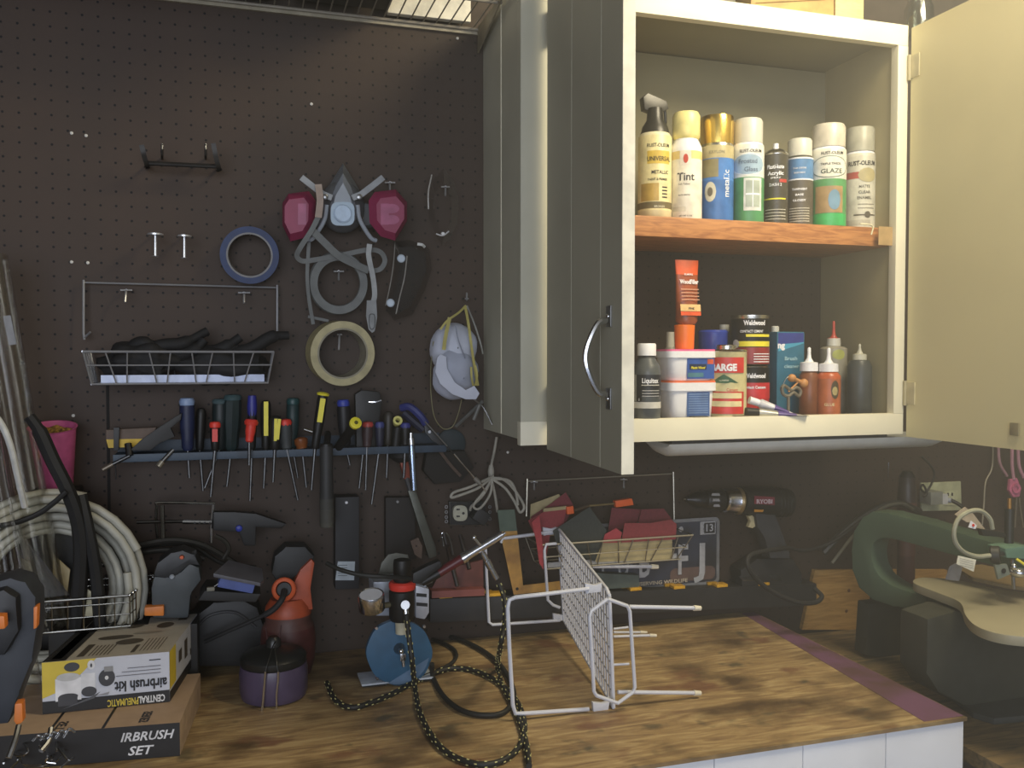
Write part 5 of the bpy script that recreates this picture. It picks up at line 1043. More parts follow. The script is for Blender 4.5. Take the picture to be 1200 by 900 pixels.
# ================================================ WHITE WIRE RACK ON THE BENCH
ww = M('#c9ccd6', .35, var=.03); wt = M('#ded8c4', .5)
t = T('wire_shelf_rack', 'white coated wire shelf rack lying on its side on the bench', 'wire rack', H(718, 832, BZ))
df = D(718, 832) - .003; db = .075
TB, TF, BB, BF = P(654, 619, db), P(714, 694, df), P(661, 727, db), P(719, 829, df)
b = MB()
b.tube([BF, TF.lerp(BF, .12), TF.lerp(BF, .03).lerp(TB, .01), TF.lerp(TB, .05)], .0033, ww, n=4); b.tube([TF.lerp(TB, .05), TB], .003, ww, smooth=False); b.tube([TB, BB], .003, ww, smooth=False); b.tube([BB, BF], .003, ww, smooth=False)
nv, nh = 22, 8
for i in range(1, nv): 
    k = i / nv; b.tube([TB.lerp(TF, k), BB.lerp(BF, k)], .0017, ww, smooth=False, seg=6)
for i in range(1, nh):
    k = i / nh; b.tube([TB.lerp(BB, k), TF.lerp(BF, k)], .0013, M('#8f8f92', .4, var=.03), smooth=False, seg=6)
b.build('grid_panel', t, 'white wire grid')
def leg(pts, r=.0033, nm='leg', m=ww, smooth=False, n=5): 
    b = MB(); b.tpx(pts, r, m, smooth=smooth, n=n); b.build(nm, t)
leg([(690, 690, df), (640, 696, df), (604, 700, df), (597, 703, df), (595, 712, df), (597, 760, df), (601, 826, df), (604, 836, df), (614, 836, df), (690, 831, df)], nm='leg_loop', smooth=False)
leg([(655, 622, db), (620, 627, db), (589, 631, db), (587, 636, db)], nm='leg_loop')
leg([(656, 727, db), (610, 730, db), (577, 732, db), (573, 729, db), (570, 668, db), (569, 640, db)], nm='leg_loop', r=.003)
leg([(652, 637, db + .03), (640, 638, db + .03), (638, 645, db + .03), (642, 703, db + .03), (648, 709, db + .03), (656, 712, db + .03)], nm='leg_loop', r=.003)
leg([(712, 702, df + .015), (693, 716, df + .015), (691, 722, df + .015), (696, 810, df + .015), (699, 815, df + .015), (724, 824, df + .015), (742, 811, df + .015), (744, 805, df + .015), (738, 716, df + .015), (735, 710, df + .015), (712, 702, df + .015)], nm='end_loop', r=.0031)
for pts, r in (([(737, 711, df), (815, 712.5, df)], .0033), ([(724, 811, df), (815, 812, df)], .0033), ([(694, 664, db), (765, 664, db)], .0036), ([(719, 741, .20), (752, 741, .20)], .0022), ([(719, 746, .22), (763, 744.5, .22)], .0024), ([(719, 737, .3), (736, 735, .3)], .002), ([(719, 779, df), (737, 778, df)], .002)):
    leg(pts, r, 'leg' if len(pts) else '')
    if pts[1][0] > 740:
        x, y, dd = pts[1]; b = MB(); b.cyl(P(x - 2, y, dd), P(x + 6, y + .3, dd), r * 1.45, wt, r1=r * 1.2, seg=12); b.build('foot_tip', t, 'cream rubber tip')
for x, y, dd, k in ((694, 690, df, 1), (643, 623, db, .8), (655, 724, db, .8), (703, 829, df, 1)):
    b = MB(); s_ = S(x, dd) * k; c = P(x, y, dd); b.prism([c + V((-9 * s_, 0, 7 * s_)), c + V((4 * s_, 0, 4 * s_)), c + V((13 * s_, 0, 6 * s_)), c + V((11 * s_, 0, -5 * s_)), c + V((-2 * s_, 0, -5 * s_)), c + V((-8 * s_, 0, -6 * s_))], (0, .008, 0), ww, bev=.002); b.build('corner_clip', t)

# ================================================ COMPRESSOR, AIRBRUSH, HOSES
dc = D(465, 804); s_ = S(468, dc); t = T('air_compressor', 'small airbrush compressor with round blue face and chrome drain valve', 'compressor', H(465, 804, BZ)); cb = M('#2b5674', .45, var=.08)
b = MB(); o = []
for i in range(48):
    a = 2 * math.pi * i / 48; r = 39 * (1 - .012 * (1 - math.cos(8 * a))); o.append(P(468 + r * math.cos(a), 765 - r * math.sin(a), dc))
b.prism(o, (0, .012, 0), cb, bev=.0015); c = P(468, 765, dc - .07); b.cyl(P(468, 765, dc - .012), c, 36 * s_, M('#2a5478', .5), seg=40); b.build('tank', t, 'blue round tank')
b = MB(); b.lathe([(0, .010), (.004, .009), (.012, .006), (.018, .004)], P(468, 760, dc), steel, axis=(0, -1, 0), seg=18); b.cyl(P(470, 763, dc + .016), P(473, 781, dc + .018), .0028, chrome, seg=10); b.ball(P(470, 763, dc + .017), .005, chrome, 1); b.box(P(472, 770, dc + .018), (.009, .005, .012), chrome, bev=.001); b.build('drain_valve', t, 'chrome drain valve')
for x, y in ((441, 736), (497, 734), (442, 795)): b = MB(); b.lathe([(0, .0035), (.003, .0025)], P(x, y, dc), chrome, axis=(0, -1, 0), seg=10); b.build('bolt', t)
fz = P(440, 797, dc).z
b = MB()
for x0_, x1_ in ((424, 457), (484, 508)):
    b = MB(); a, e = P(x0_, 800, dc), P(x1_, 800, dc); b.box(((a.x + e.x) / 2, -dc + .03, BZ + .0075), (e.x - a.x, .06, .003), M('#b9c2cc', .4), bev=.0005); b.box(((a.x + e.x) / 2, -dc + .03, BZ + .003), (e.x - a.x - .006, .04, .006), rubber); b.build('foot', t)
dh = dc - .045; b = MB(); hw = M('#a4abb6', .35, .3)
b.ppx([(437, 682), (470, 681), (500, 682), (499, 722), (440, 722)], dh + .005, .06, hw, bev=.004); b.ppx([(487, 686), (503, 690), (503, 718), (498, 726), (487, 724)], dh + .012, .03, M('#c7cad2', .3, .3), bev=.003); b.build('pump_housing', t, 'pale metal pump housing')
b = MB(); b.ppx([(488, 695), (500, 696), (500, 700), (488, 699)], dh + .0125, .001, ink); b.ppx([(488, 706), (501, 707), (501, 711), (488, 710)], dh + .0125, .001, ink); b.build('cooling_slot', t)
# regulator
dr_ = dc + .012; s_ = S(472, dr_); t = T('pressure_regulator', 'black pressure regulator with red ring and chrome gauge on top of the compressor', 'regulator', P(471, 742, dr_))
b = MB(); b.lpx(471, dr_, [(742, 7.5, M('#b9b49c', .5)), (727, 8, M('#b9b49c', .5)), (726.5, 13, black), (723, 15, black), (692, 15, black), (690, 13, black)], black, seg=28); b.build('body', t)
b = MB(); b.lpx(471.5, dr_, [(690, 15, red), (687, 16, red), (683, 16, red), (681, 14, red)], red); b.build('lock_ring', t, 'red ring')
b = MB(); b.lpx(471.5, dr_, [(681, 10, black), (679, 10.8, black), (660, 10.8, black), (656, 10, black), (655, 7, black)], black, seg=14); b.build('adjusting_knob', t)
b = MB(); c = P(436, 714, dr_ + .02); b.lathe([(0, 14.5 * s_), (.002, 15.2 * s_), (18 * s_, 15.2 * s_), (20 * s_, 14.5 * s_), (19 * s_, 13.5 * s_), (18.5 * s_, 0.5 * s_)], c, chrome, axis=(-.1, -.25, 1), seg=32); b.lathe([(0, 13 * s_), (.0005, 13 * s_)], c + V((-.1, -.25, 1)).normalized() * 19 * s_, paper, axis=(-.1, -.25, 1), seg=28); b.cyl(P(448, 710, dr_ + .01), P(460, 708, dr_), .005, gold if False else M('#a8a080', .4, .8)); b.build('gauge', t, 'chrome pressure gauge')
b = MB(); b.cyl(P(474, 707, dr_ + .012), P(475, 709, dr_ + .04), .0075, steel, seg=14); b.cyl(P(475, 709, dr_ + .035), P(476, 722, dr_ + .038), .005, chrome, seg=12); b.build('hose_fitting', t)
hb = M('#1d1d1b', .6); fl = M('#c9c383', .6)
def hose(label, pts, r=.0043, flecks=True, name='braided_hose'):
    w_ = [P(*q) if len(q) == 3 else H(q[0], q[1], BZ + r + .001) for q in pts]; t = T(name, label, 'hose', w_[0]); b = MB(); b.tube(w_, r, hb, n=8, seg=10); b.build('tube', t)
    if flecks:
        p = catmull(w_, 24); b = MB(); acc = 0; k = 0
        for i in range(1, len(p) - 1):
            acc += (p[i] - p[i - 1]).length
            if acc > .012:
                acc = 0; tn = (p[i + 1] - p[i]).normalized(); vd = (CAM - p[i]).normalized(); sd = tn.cross(vd).normalized(); nn = sd.cross(tn)
                for j in range(3):
                    a = 2 * math.pi * j / 3 + k * .9; o_ = (nn * math.cos(a) + sd * math.sin(a)); b.tube([p[i] + o_ * (r + .0001) - tn * .0018, p[i] + o_ * (r + .0001) + tn * .0018], .0009, fl, smooth=False, seg=5)
                k += 1
        b.build('yellow_fleck', t, 'yellow woven flecks')['kind'] = 'stuff'
hd = dr_ + .045
hose('black yellow-flecked braided hose dropping from the regulator and looping to the bench front', [(476, 720, hd), (479, 745, hd), (483, 775, hd + .01), (486, 803), (491, 831), (502, 856), (518, 877), (540, 890), (568, 896), (595, 888), (612, 868), (614, 843), (603, 818), (582, 798), (556, 786), (530, 783), (505, 790), (484, 800), (460, 813), (436, 823), (412, 829), (393, 820), (383, 800)])
hose('dark hose curving in a low loop in front of the compressor', [(506, 778, dc + .01), (508, 795), (520, 816), (540, 832), (565, 838), (590, 835), (602, 818), (598, 798), (585, 778), (565, 762), (540, 750), (512, 742)], flecks=False)
hose('black braided hose rising from the bench to the airbrush', [(620, 898), (616, 868), (604, 832), (590, 805), (583, 783), (587, 755, .40), (592, 725, .37), (591, 702, .35), (585, 684, .34)])
hose('thin black hose lying flat beside the compressor', [(505, 748), (528, 758), (535, 768), (528, 778), (512, 786)], .0035, False)
# airbrush
da = .34; t = T('airbrush', 'chrome airbrush pointing up right on its holder, hose attached', 'airbrush', P(540, 655, da))
b = MB(); a, e = P(541, 655, da), P(589, 626, da); b.cyl(a, e, .0078, chrome, r1=.006, seg=18); b.cyl(P(541, 655, da), P(546, 652, da), .0088, chrome); b.cyl(e, P(592, 624.5, da), .0025, chrome, seg=10); b.build('barrel', t)
b = MB(); b.cyl(P(514, 671.5, da), P(541, 655, da), .0075, M('#5a1f24', .35), r1=.008, seg=18); b.build('grip', t, 'dark red grip'); b = MB(); b.cyl(P(494, 683, da), P(514, 671.5, da), .006, black, r1=.0075, seg=16); b.build('tail', t)
b = MB(); b.cyl(P(563, 640, da + .004), P(556, 631, da + .006), .0028, chrome, seg=10); b.ball(P(555.5, 630, da + .006), .0042, chrome, 1); b.build('trigger', t)
b = MB(); b.lathe([(0, .003), (.008, .003), (.009, .0048), (.022, .0048), (.023, .006), (.036, .006), (.037, .005), (.058, .005)], P(563, 643, da), chrome, axis=(P(585, 684, da) - P(563, 643, da)), seg=14); b.build('air_valve', t)
t = T('airbrush_holder', 'black bracket arm holding the airbrush above the compressor', 'bracket', P(488, 690, da)); b = MB(); b.ppx([(484, 672), (500, 664), (516, 657), (519, 664), (505, 674), (494, 684), (484, 684)], da + .012, .02, black, bev=.003); b.build('clamp', t)
b = MB(); b.tpx([(488, 682, da - .01), (496, 684, da - .01), (506, 681, da)], .003, M('#76787a', .4, .7)); b.build('screw_arm', t)
b = MB(); b.tpx([(383, 660, .2), (400, 668, .22), (425, 674, .24), (455, 676, .26), (484, 678, .30)], .004, M('#20211f', .5)); b.thing('black_hose', 'thin black hose crossing the pale label towards the regulator', 'hose')
# ================================================ LEFT END OF THE BENCH
# purple jar
dj = D(322, 824); s_ = S(322, dj); c = H(322, 824, BZ); c.y += 38 * s_ * .6; 
t = T('lidded_jar', 'purple glass jar with black lid and wire clamp standing on the bench', 'jar', c); dj = -c.y; s_ = S(322, dj); kz = P(322, 776, dj).z
b = MB(); b.lathe([(0, 33 * s_), (.003, 37 * s_), (.012, 39 * s_), (.045, 39.5 * s_), (kz - BZ, 38 * s_)], (c.x, c.y, BZ), M('#4a4056', .3, var=.1), seg=40); b.build('bowl', t, 'purple bowl')
b = MB(); b.lathe([(0, 37 * s_), (.004, 38 * s_), (.012, 38 * s_), (.017, 35 * s_), (.024, 20 * s_), (.028, 9 * s_), (.038, 8.5 * s_), (.044, 5 * s_)], (c.x, c.y, kz), M('#1b1c1c', .35), seg=40)
for sx2 in (-1, 1): b.cyl((c.x + sx2 * 6 * s_, c.y, kz + .03), (c.x + sx2 * 9 * s_ + .0, c.y, kz + .062), .002, M('#3a1c1e', .4), r1=.0008, seg=8)
b.build('lid', t)
b = MB(); fy = -(dj + 41 * s_); q = lambda x, y: P(x, y, dj + 41 * s_)
b.tube([q(311, 787), q(310, 800), q(308, 825), q(306.5, 834), q(309, 839), q(316, 841), q(322, 839), q(324, 834), q(324, 815), q(325.5, 800), q(326, 787)], .0018, chrome); b.tube([q(311, 787), P(314, 776, dj + 38 * s_), P(320, 757, dj + 20 * s_), P(323, 752, dj + 10 * s_)], .001, dsteel); b.tube([q(326, 787), P(324, 776, dj + 38 * s_), P(322, 757, dj + 20 * s_)], .001, dsteel); b.build('wire_clamp', t)
# orange power tool
dt = dj - .11; s_ = S(338, dt); on = M('#a84a2a', .5); t = T('orange_power_tool', 'orange and black corded power tool standing nose down behind the purple jar', 'power tool', P(338, 770, dt))
b = MB(); b.lpx(338, dt, [(775, 26, M('#3b2020', .5)), (760, 31, M('#4a2424', .5)), (742, 32, M('#532826', .5)), (728, 30, M('#532826', .5)), (722, 26, M('#5b3a34', .5)), (716, 27, M('#5b3a34', .5)), (708, 26, on), (700, 20, on)], on, seg=28, zb=BZ); b.build('motor_housing', t)
b = MB(); b.ppx([(330, 712), (352, 668), (365, 655), (369, 660), (364, 690), (367, 715)], dt + .02, .04, on, bev=.004); b.build('neck', t, 'orange neck'); b = MB(); b.lathe([(-.012, 11 * s_), (-.012, 13.5 * s_), (.008, 13.5 * s_), (.010, 12 * s_), (.008, 9 * s_), (-.01, 9 * s_)], P(333, 691, dt + .035), M('#c85a32', .45), axis=(-.15, -1, .35), seg=28, caps=False); b.lathe([(-.012, 9 * s_), (.0, 8 * s_)], P(333, 691, dt + .035), black, axis=(-.15, -1, .35), seg=20); b.build('collar', t, 'bright orange ring')
b = MB(); b.ppx([(318, 672), (322, 652), (335, 640), (358, 640), (369, 652), (366, 668), (345, 676), (330, 690)], dt + .01, .05, M('#222426', .55), bev=.008); b.build('handle', t)
b = MB(); b.tpx([(333, 692, dt + .04), (330, 703, dt + .06), (318, 716, dt + .06), (296, 727, dt + .05), (262, 742, dt + .04), (240, 752, dt + .03)], [.0055, .0055, .0035, .0035], rubber); b.build('cord', t)
# dark body behind (belt sander) and round plate
t = T('black_sander', 'large black power tool base, low and dark, behind the airbrush box', 'power tool', P(270, 780, dt)); b = MB()
b.ppx([(222, 782), (220, 745), (228, 722), (250, 706), (285, 703), (302, 712), (312, 740), (306, 782)], dt + .0, .10, M('#191a1c', .5), bev=.012); b.build('housing', t); b = MB(); b.tpx([(226, 742, dt + .004), (245, 722, dt + .005), (275, 718, dt + .005), (300, 735, dt + .004)], .0022, M('#3a3b3e', .4)); b.build('rim', t)
b = MB(); b.prism([P(232, 704, .2), P(300, 706, .2), P(306, 696, .2), P(240, 692, .2)], (0, .08, 0), M('#141415', .6), bev=.003); b.build('upper_plate', t)
# grey paddle and blue block
b = MB(); b.prism([P(250, 672, .22), P(268, 656, .17), P(307, 666, .17), P(309, 679, .2), P(305, 683, .22)], (0, 0, -.006), M('#4a4a52', .5), bev=.001); b.thing('grey_trowel_plate', 'grey flat plate lying tilted over the blue block', 'plate')
b = MB(); b.ppx([(259, 676), (300, 682), (296, 696), (254, 688)], .21, .04, M('#4c5c98', .6), bev=.003); b.thing('blue_sanding_block', 'small blue block under the tilted grey plate', 'block')
b = MB(); b.box(P(247, 690, .21), (.012, .008, .006), M('#6d6c62', .5), bev=.001); b.tpx([(247, 690, .208), (256, 684, .205)], .001, steel); b.thing('small_tab', 'tiny pale metal tab beside the blue block', 'tab')
# cable jumble / glossy dark tubes behind
for i, (pts, r) in enumerate((([(118, 652, .064), (160, 640, .068), (200, 633, .072), (235, 638, .072), (262, 652, .068), (280, 664, .064)], .006), ([(120, 662, .056), (165, 648, .060), (205, 645, .060), (240, 655, .060)], .005), ([(252, 628, .14), (262, 633, .14), (268, 643, .14), (262, 655, .14)], .004), ([(150, 645, .048), (190, 638, .048), (225, 640, .048), (260, 660, .052), (300, 665, .056)], .004))):
    b = MB(); b.tpx(pts, r, M('#2a2926', .2)); b.thing('dark_hose', ('glossy dark hose arching above the grey pistol grip tool', 'second glossy dark hose under the first arch', 'short dark hose hook below the chrome frame', 'thin dark hose running right behind the grey plate')[i], 'hose')
# caulking gun
t = T('caulking_gun', 'caulking gun with chrome frame and perforated rod hanging on the pegboard', 'caulking gun', P(216, 612, .06)); b = MB(); cf = M('#8c8a84', .25, 1)
b.tpx([(252, 590, .05), (188, 589, .05), (184, 593, .05), (183, 612, .05), (185, 632, .05)], .0026, cf, n=3); b.tpx([(190, 592, .07), (191, 632, .07)], .004, cf, smooth=False); b.tpx([(250, 591, .06), (248, 615, .06), (247, 636, .06)], .0028, chrome, smooth=False); b.build('frame', t)
b = MB(); b.tpx([(160, 612, .065), (214, 611, .065)], .003, M('#4a4845', .3, 1), smooth=False); b.tpx([(214, 611.5, .066), (248, 612, .066)], .004, chrome, smooth=False)
for k in range(4): b.lathe([(0, .0018), (.0006, .0018)], P(228 + 6 * k, 612.5, .0705), ink, axis=(0, -1, 0), seg=8)
b.build('push_rod', t); b = MB(); b.ppx([(250, 600), (275, 600), (300, 602), (336, 614), (330, 620), (300, 618), (300, 640), (286, 640), (280, 624), (250, 622)], .075, .02, black, bev=.004); b.lathe([(0, .006), (.004, .0055), (.005, .004)], P(280, 619, .076), M('#2c3a9a', .4), axis=(0, -1, 0), seg=18); b.build('handle', t, 'black handle with blue button')
for i, (x, y) in enumerate(((258, 600), (274, 603))): pass
# pistol-grip tool
t = T('hand_vacuum', 'dark grey pistol-shaped tool standing behind the chrome wire basket', 'power tool', P(200, 720, .13)); gv = M('#3c4246', .5, var=.1); b = MB()
b.ppx([(178, 725), (177, 690), (180, 675), (196, 677), (210, 672), (222, 660), (234, 665), (236, 680), (224, 696), (221, 725)], .15, .05, gv, bev=.008); b.build('grip', t)
b = MB(); b.ppx([(179, 676), (184, 660), (200, 648), (214, 645), (228, 650), (236, 664), (222, 662), (208, 674), (194, 678)], .15, .055, M('#232528', .45), bev=.008); b.lathe([(0, .004), (.003, .003)], P(213, 653, .152), M('#b0573a', .3, .6), axis=(0, -1, 0), seg=12); b.lathe([(0, .0045), (.003, .003)], P(201.5, 676, .152), M('#8f96a0', .4), axis=(0, -1, 0), seg=12); b.build('head', t)
zz1_ = P(200, 724, .12).z; b = MB(); b.box((P(200, 724, .12).x, -.12, (BZ + zz1_) / 2), (.09, .09, zz1_ - BZ - .001), M('#1a1a1b', .6), bev=.004); b.thing('black_tool_case', 'low black case under the grey pistol-shaped tool', 'case')
b = MB(); b.ppx([(169, 712), (192, 710), (192, 722), (169, 722)], .16, .02, M('#c9752a', .45), bev=.003); b.thing('orange_clamp_pad', 'orange clamp pad just behind the upper edge of the airbrush box', 'clamp')
# pink cup on a dark tin
dcup = .045; s_ = S(66, dcup); c = P(66, 572, dcup)
t = T('pink_cup', 'bright pink plastic cup filled with brown bits at the left by the pegboard', 'cup', c); pk = M('#bd5c8a', .4)
tiltX = Matrix.Translation(c) @ Matrix.Rotation(R_(13), 4, 'X') @ Matrix.Translation(-c); b = MB(); b.X = tiltX; zt_ = P(66, 497, dcup).z; b.lathe([(0, 17 * s_), (.002, 18 * s_), (zt_ - c.z - .001, 25 * s_), (zt_ - c.z, 26.5 * s_), (zt_ - c.z, 24.5 * s_), (zt_ - c.z - .012, 23.5 * s_), (.01, 16 * s_)], c, pk, seg=40); b.build('cup_body', t)
from mathutils import noise as _n
b = MB(); b.X = tiltX; rings = []
for k in range(1, 9):
    rr_ = []; 
    for i in range(28):
        a = 2 * math.pi * i / 28; r = 23.6 * s_ * k / 8; p = V((c.x + r * math.cos(a), c.y + r * math.sin(a), zt_ - .010 + .006 * _n.noise(V((r * math.cos(a) * 160, r * math.sin(a) * 160, 0))))); rr_.append(p)
    rings.append(rr_)
b.loft(rings, M('#a8843c', .9, col2='#4a3618', scale=150, bump=.6), caps=True)
o = b.thing('dried_bits', 'brown and yellow dried bits filling the pink cup', 'bits'); o['kind'] = 'stuff'
b = MB(); b.box((c.x, -dcup + .005, (BZ + c.z) / 2), (.075, .06, c.z - BZ - .001), M('#1b1a19', .6), bev=.006); b.thing('dark_canister', 'dark canister the pink cup stands on, behind the white tubing', 'canister')
# coil of white tubing
wtb = M('#a5a499', .5, var=.05); dk_ = .115; s_ = S(60, dk_); c = P(58, 694, dk_); R0 = Euler((R_(-6), 0, R_(6))).to_matrix()
t = T('tubing_coil', 'thick coil of off-white plastic tubing standing in the wire basket', 'tubing', P(60, 780, dk_)); b = MB(); pts = []
rad = [118, 108, 99, 90, 80, 73]; N = 30
for k in range(len(rad) * N):
    a = 2 * math.pi * k / N + 1.2; kk = k / N; i = int(kk); r = rad[i] + (rad[min(i + 1, 5)] - rad[i]) * (kk - i); q = V((math.cos(a) * r * s_ * .94, (-.012 + .009 * (i % 3)), math.sin(a) * r * s_)); pts.append(c + R0 @ q)
b.tube(pts, .0068, wtb, smooth=False, seg=10); b.build('tube', t)
b = MB(); pts = []
for k in range(2 * N):
    a = 2 * math.pi * k / N + .4; r = 112 - 10 * k / N; q = V((math.cos(a) * r * s_ * .93, -.03, math.sin(a) * r * s_)); pts.append(c + R0 @ q)
b.tube(pts, .0068, wtb, smooth=False, seg=10); b.build('front_turns', t)
# clear acrylic tube(s)
ac = M('#fbfaf6', .05, kind='clear', var=.3)
t = T('clear_tube', 'tall clear plastic tube leaning at the left edge with a warm highlight', 'tube', P(40, 720, .30)); b = MB(); b.cyl(P(62, 738, .13), P(-12, 300, .10), .026, ac, seg=28, caps=False); b.cyl(P(62, 738, .13), P(-12, 300, .10), .0235, ac, seg=28, caps=False); b.build('tube_wall', t)
b = MB(); a = P(8, 370, .135); e = P(15, 404, .136); b.ribbon([a, a.lerp(e, .5), e], .011, .0006, M('#7d7f84', .6), n=2); b.build('sticker', t, 'grey paper sticker')
b = MB(); b.cyl(P(36, 820, .24), P(-20, 480, .20), .018, ac, seg=24, caps=False); b.thing('clear_tube', 'shorter clear plastic tube in front of the tall one at the left edge', 'tube')
b = MB(); b.loft([[P(22, 652, .15), P(30, 632, .15), P(42, 640, .13), P(36, 660, .17)], [P(48, 722, .16), P(84, 700, .15), P(90, 735, .13), P(58, 742, .165)]], M('#e9e6de', .15, kind='clear', var=.45), caps=False); b.thing('clear_film_cone', 'crumpled clear plastic film inside the tubing coil', 'plastic film')
b = MB(); b.tpx([(-12, 480, .24), (2, 498, .24), (13, 525, .24), (21, 560, .22), (29, 594, .20)], .0048, M('#b9bab8', .4)); b.thing('white_tube_end', 'pale tube end curving down from the left edge before the coil', 'tubing')
b = MB(); b.tpx([(34, 488, .17), (46, 505, .17), (62, 540, .17), (78, 572, .17), (90, 605, .165), (95, 640, .16), (93, 690, .155), (88, 738, .15)], [.009, .0115, .0115, .012, .012], M('#121213', .65)); b.thing('black_hose', 'thick black hose rising in front of the pink cup and coil', 'hose')
b = MB(); b.tpx([(94, 580, .155), (103, 620, .16), (112, 670, .155), (118, 738, .15)], .010, M('#161617', .65)); b.thing('black_hose', 'second thick black hose branching right through the coil', 'hose')
b = MB(); b.tpx([(-10, 618, .19), (20, 612, .19), (45, 602, .19), (62, 590, .19), (78, 576, .19)], .0042, M('#161617', .6)); b.thing('thin_black_hose', 'thin black hose crossing the top of the white coil', 'hose')
# chrome wire basket
ch = M('#9b9a96', .22, 1); t = T('wire_basket', 'chrome mesh basket holding the tubing coil', 'basket', P(100, 745, .3)); b = MB()
FL, FR, BR, BL = P(42, 706, .17), P(152, 697, .17), P(182, 653, .04), P(64, 655, .04); FR.z = FL.z; BR.z = BL.z = FL.z + .0
dz = V((0, 0, P(50, 742, .17).z - FL.z))
b.tube([FL, FR, BR, BL, FL], .0022, ch, smooth=False); b.tube([q + dz * .22 for q in (FL, FR, BR, BL, FL)], .0013, ch, smooth=False); b.tube([q + dz for q in (FL, FR, BR, BL, FL)], .002, ch, smooth=False); b.tube([q + dz * .6 for q in (FL, FR, BR, BL, FL)], .0012, ch, smooth=False)
for A_, B_, n in ((FL, FR, 6), (FR, BR, 9), (BR, BL, 6), (BL, FL, 7)):
    for i in range(n): q = A_.lerp(B_, i / n); b.tube([q, q + dz], .0012, ch, smooth=False, seg=6)
for i in range(10): b.ball(FR.lerp(BR, i / 9) + V((0, -.001, .001)), .0032, chrome, 1)
for i in range(8): q = FL.lerp(FR, i / 8) + dz; r = BL.lerp(BR, i / 8) + dz; b.tube([q, r], .0012, ch, smooth=False, seg=6)
b.build('wire_mesh', t)
b = MB(); zb_ = FL.z + dz.z - .003; b.box(((FL.x + FR.x) / 2 + .02, -.10, (BZ + zb_) / 2), (.15, .11, zb_ - BZ - .001), M('#191818', .6), bev=.003); b.thing('black_crate', 'black crate under the chrome mesh basket, behind the boxes', 'crate')
b = MB(); b.prism([P(96, 686, .15), P(112, 697, .15), P(114, 722, .15), P(94, 722, .15)], (0, .004, 0), M('#c9c2a4', .7)); b.thing('cardboard_piece', 'cream card piece inside the chrome basket', 'card')
b = MB(); b.prism([P(62, 650, .1), P(82, 668, .1), P(78, 700, .1), P(62, 685, .1)], (0, .004, 0), M('#b9ad8e', .7)); b.thing('cardboard_piece', 'tan card flap inside the white tubing coil', 'card')
# boxes
yw, xw = 0, 0
c1 = H(211, 886, BZ); c0 = H(20, 902, BZ); z2_ = P(211, 847, -c1.y).z
t = T('airbrush_set_box', 'black and tan cardboard box lettered IRBRUSH SET, under the yellow and white box', 'box', ((c0.x + c1.x) / 2, c1.y, BZ))
fdir = V((c1.x - c0.x, c1.y - c0.y, 0)).normalized(); c0 = c1 - fdir * .30; up = V((0, 0, 1)); bkd = V((-fdir.y, fdir.x, 0))
hh = z2_ - BZ
def orient(c, w_, dpt, h, m_front, m_top, m_side, th=0):
    b = MB(); p = [c - fdir * w_, c, c + bkd * dpt, c - fdir * w_ + bkd * dpt]; z = V((0, 0, h)); q = [v + z for v in p]
    b.add(p + q, [(0, 1, 5, 4), (4, 5, 6, 7), (1, 2, 6, 5), (3, 0, 4, 7), (2, 3, 7, 6), (3, 2, 1, 0)], m_front, [m_front, m_top, m_side, m_side, m_front, m_front]); return b
b1 = V((c1.x, c1.y, BZ + .0005)); tan = M('#a58c74', .7, var=.05); blk = M('#1c1b1c', .5)
b = orient(b1, .30, .20, hh, blk, tan, M('#a08a74', .7))
fo = lambda s, h: b1 - fdir * s + up * h - bkd * .0004
b.text('IRBRUSH', fo(.043, hh * .56), fdir, up, .0175, M('#cfcfd2', .5), shear=.3, w_=.072, off=.02); b.text('SET', fo(.052, hh * .14), fdir, up, .0175, M('#cfcfd2', .5), shear=.3, w_=.035, off=.02)
to = lambda s, k: b1 - fdir * s + bkd * k + up * (hh + .0004)
b.text('SERIES', to(.045, .03), -bkd, -fdir, .018, blk, w_=.04, off=.03); b.text('SET', to(.155, .02), -bkd, -fdir, .018, blk, w_=.03, off=.03)
for k in (.10, .17): b.add([to(k, .0), to(k + .004, 0), to(k + .004, .2), to(k, .2)], [(0, 1, 2, 3)], blk)
b.build('carton', t)
# kit box
kz0 = BZ + hh + .0015; k1 = H(199, 822, kz0); ktop = P(196, 764, -k1.y).z; kh = ktop - kz0
a_ = H(50, 837, kz0); fdir0 = fdir; fdir = (V((a_.x, a_.y, 0)) - V((k1.x, k1.y, 0))).normalized() * -1; bkd = V((-fdir.y, fdir.x, 0)); bkd = (bkd + fdir * .14).normalized(); W2 = (V((a_.x, a_.y, 0)) - V((k1.x, k1.y, 0))).length
yl = M('#c9b23c', .45, var=.05); wp_ = M('#bcbfc9', .4, var=.03); gy = M('#a6a096', .5, var=.04)
t = T('airbrush_kit_box', 'yellow, white and black box lettered airbrush kit, lying upside down on the other box', 'box', (k1.x - W2 / 2, k1.y, kz0))
dpt = .20; b = orient(k1, W2, dpt, kh, wp_, gy, wp_); fo = lambda s, h, k=.0005: k1 - fdir * s + up * h - bkd * k
Q4 = lambda s0, s1, h0, h1, m, k=.0004: b.add([fo(s0, h0, k), fo(s1, h0, k), fo(s1, h1, k), fo(s0, h1, k)], [(0, 1, 2, 3)], m)
Q4(0, W2, 0, kh * .24, blk); b.add([fo(W2, kh * .3), fo(W2, kh), fo(W2 * .58, kh), fo(W2 * .7, kh * .72), fo(W2 * .86, kh * .42)], [(0, 1, 2, 3, 4)], yl)
b.text('airbrush kit', fo(W2 * .23, kh * .49, .0009), -fdir, -up, .0215, ink, w_=W2 * .42, off=.03)
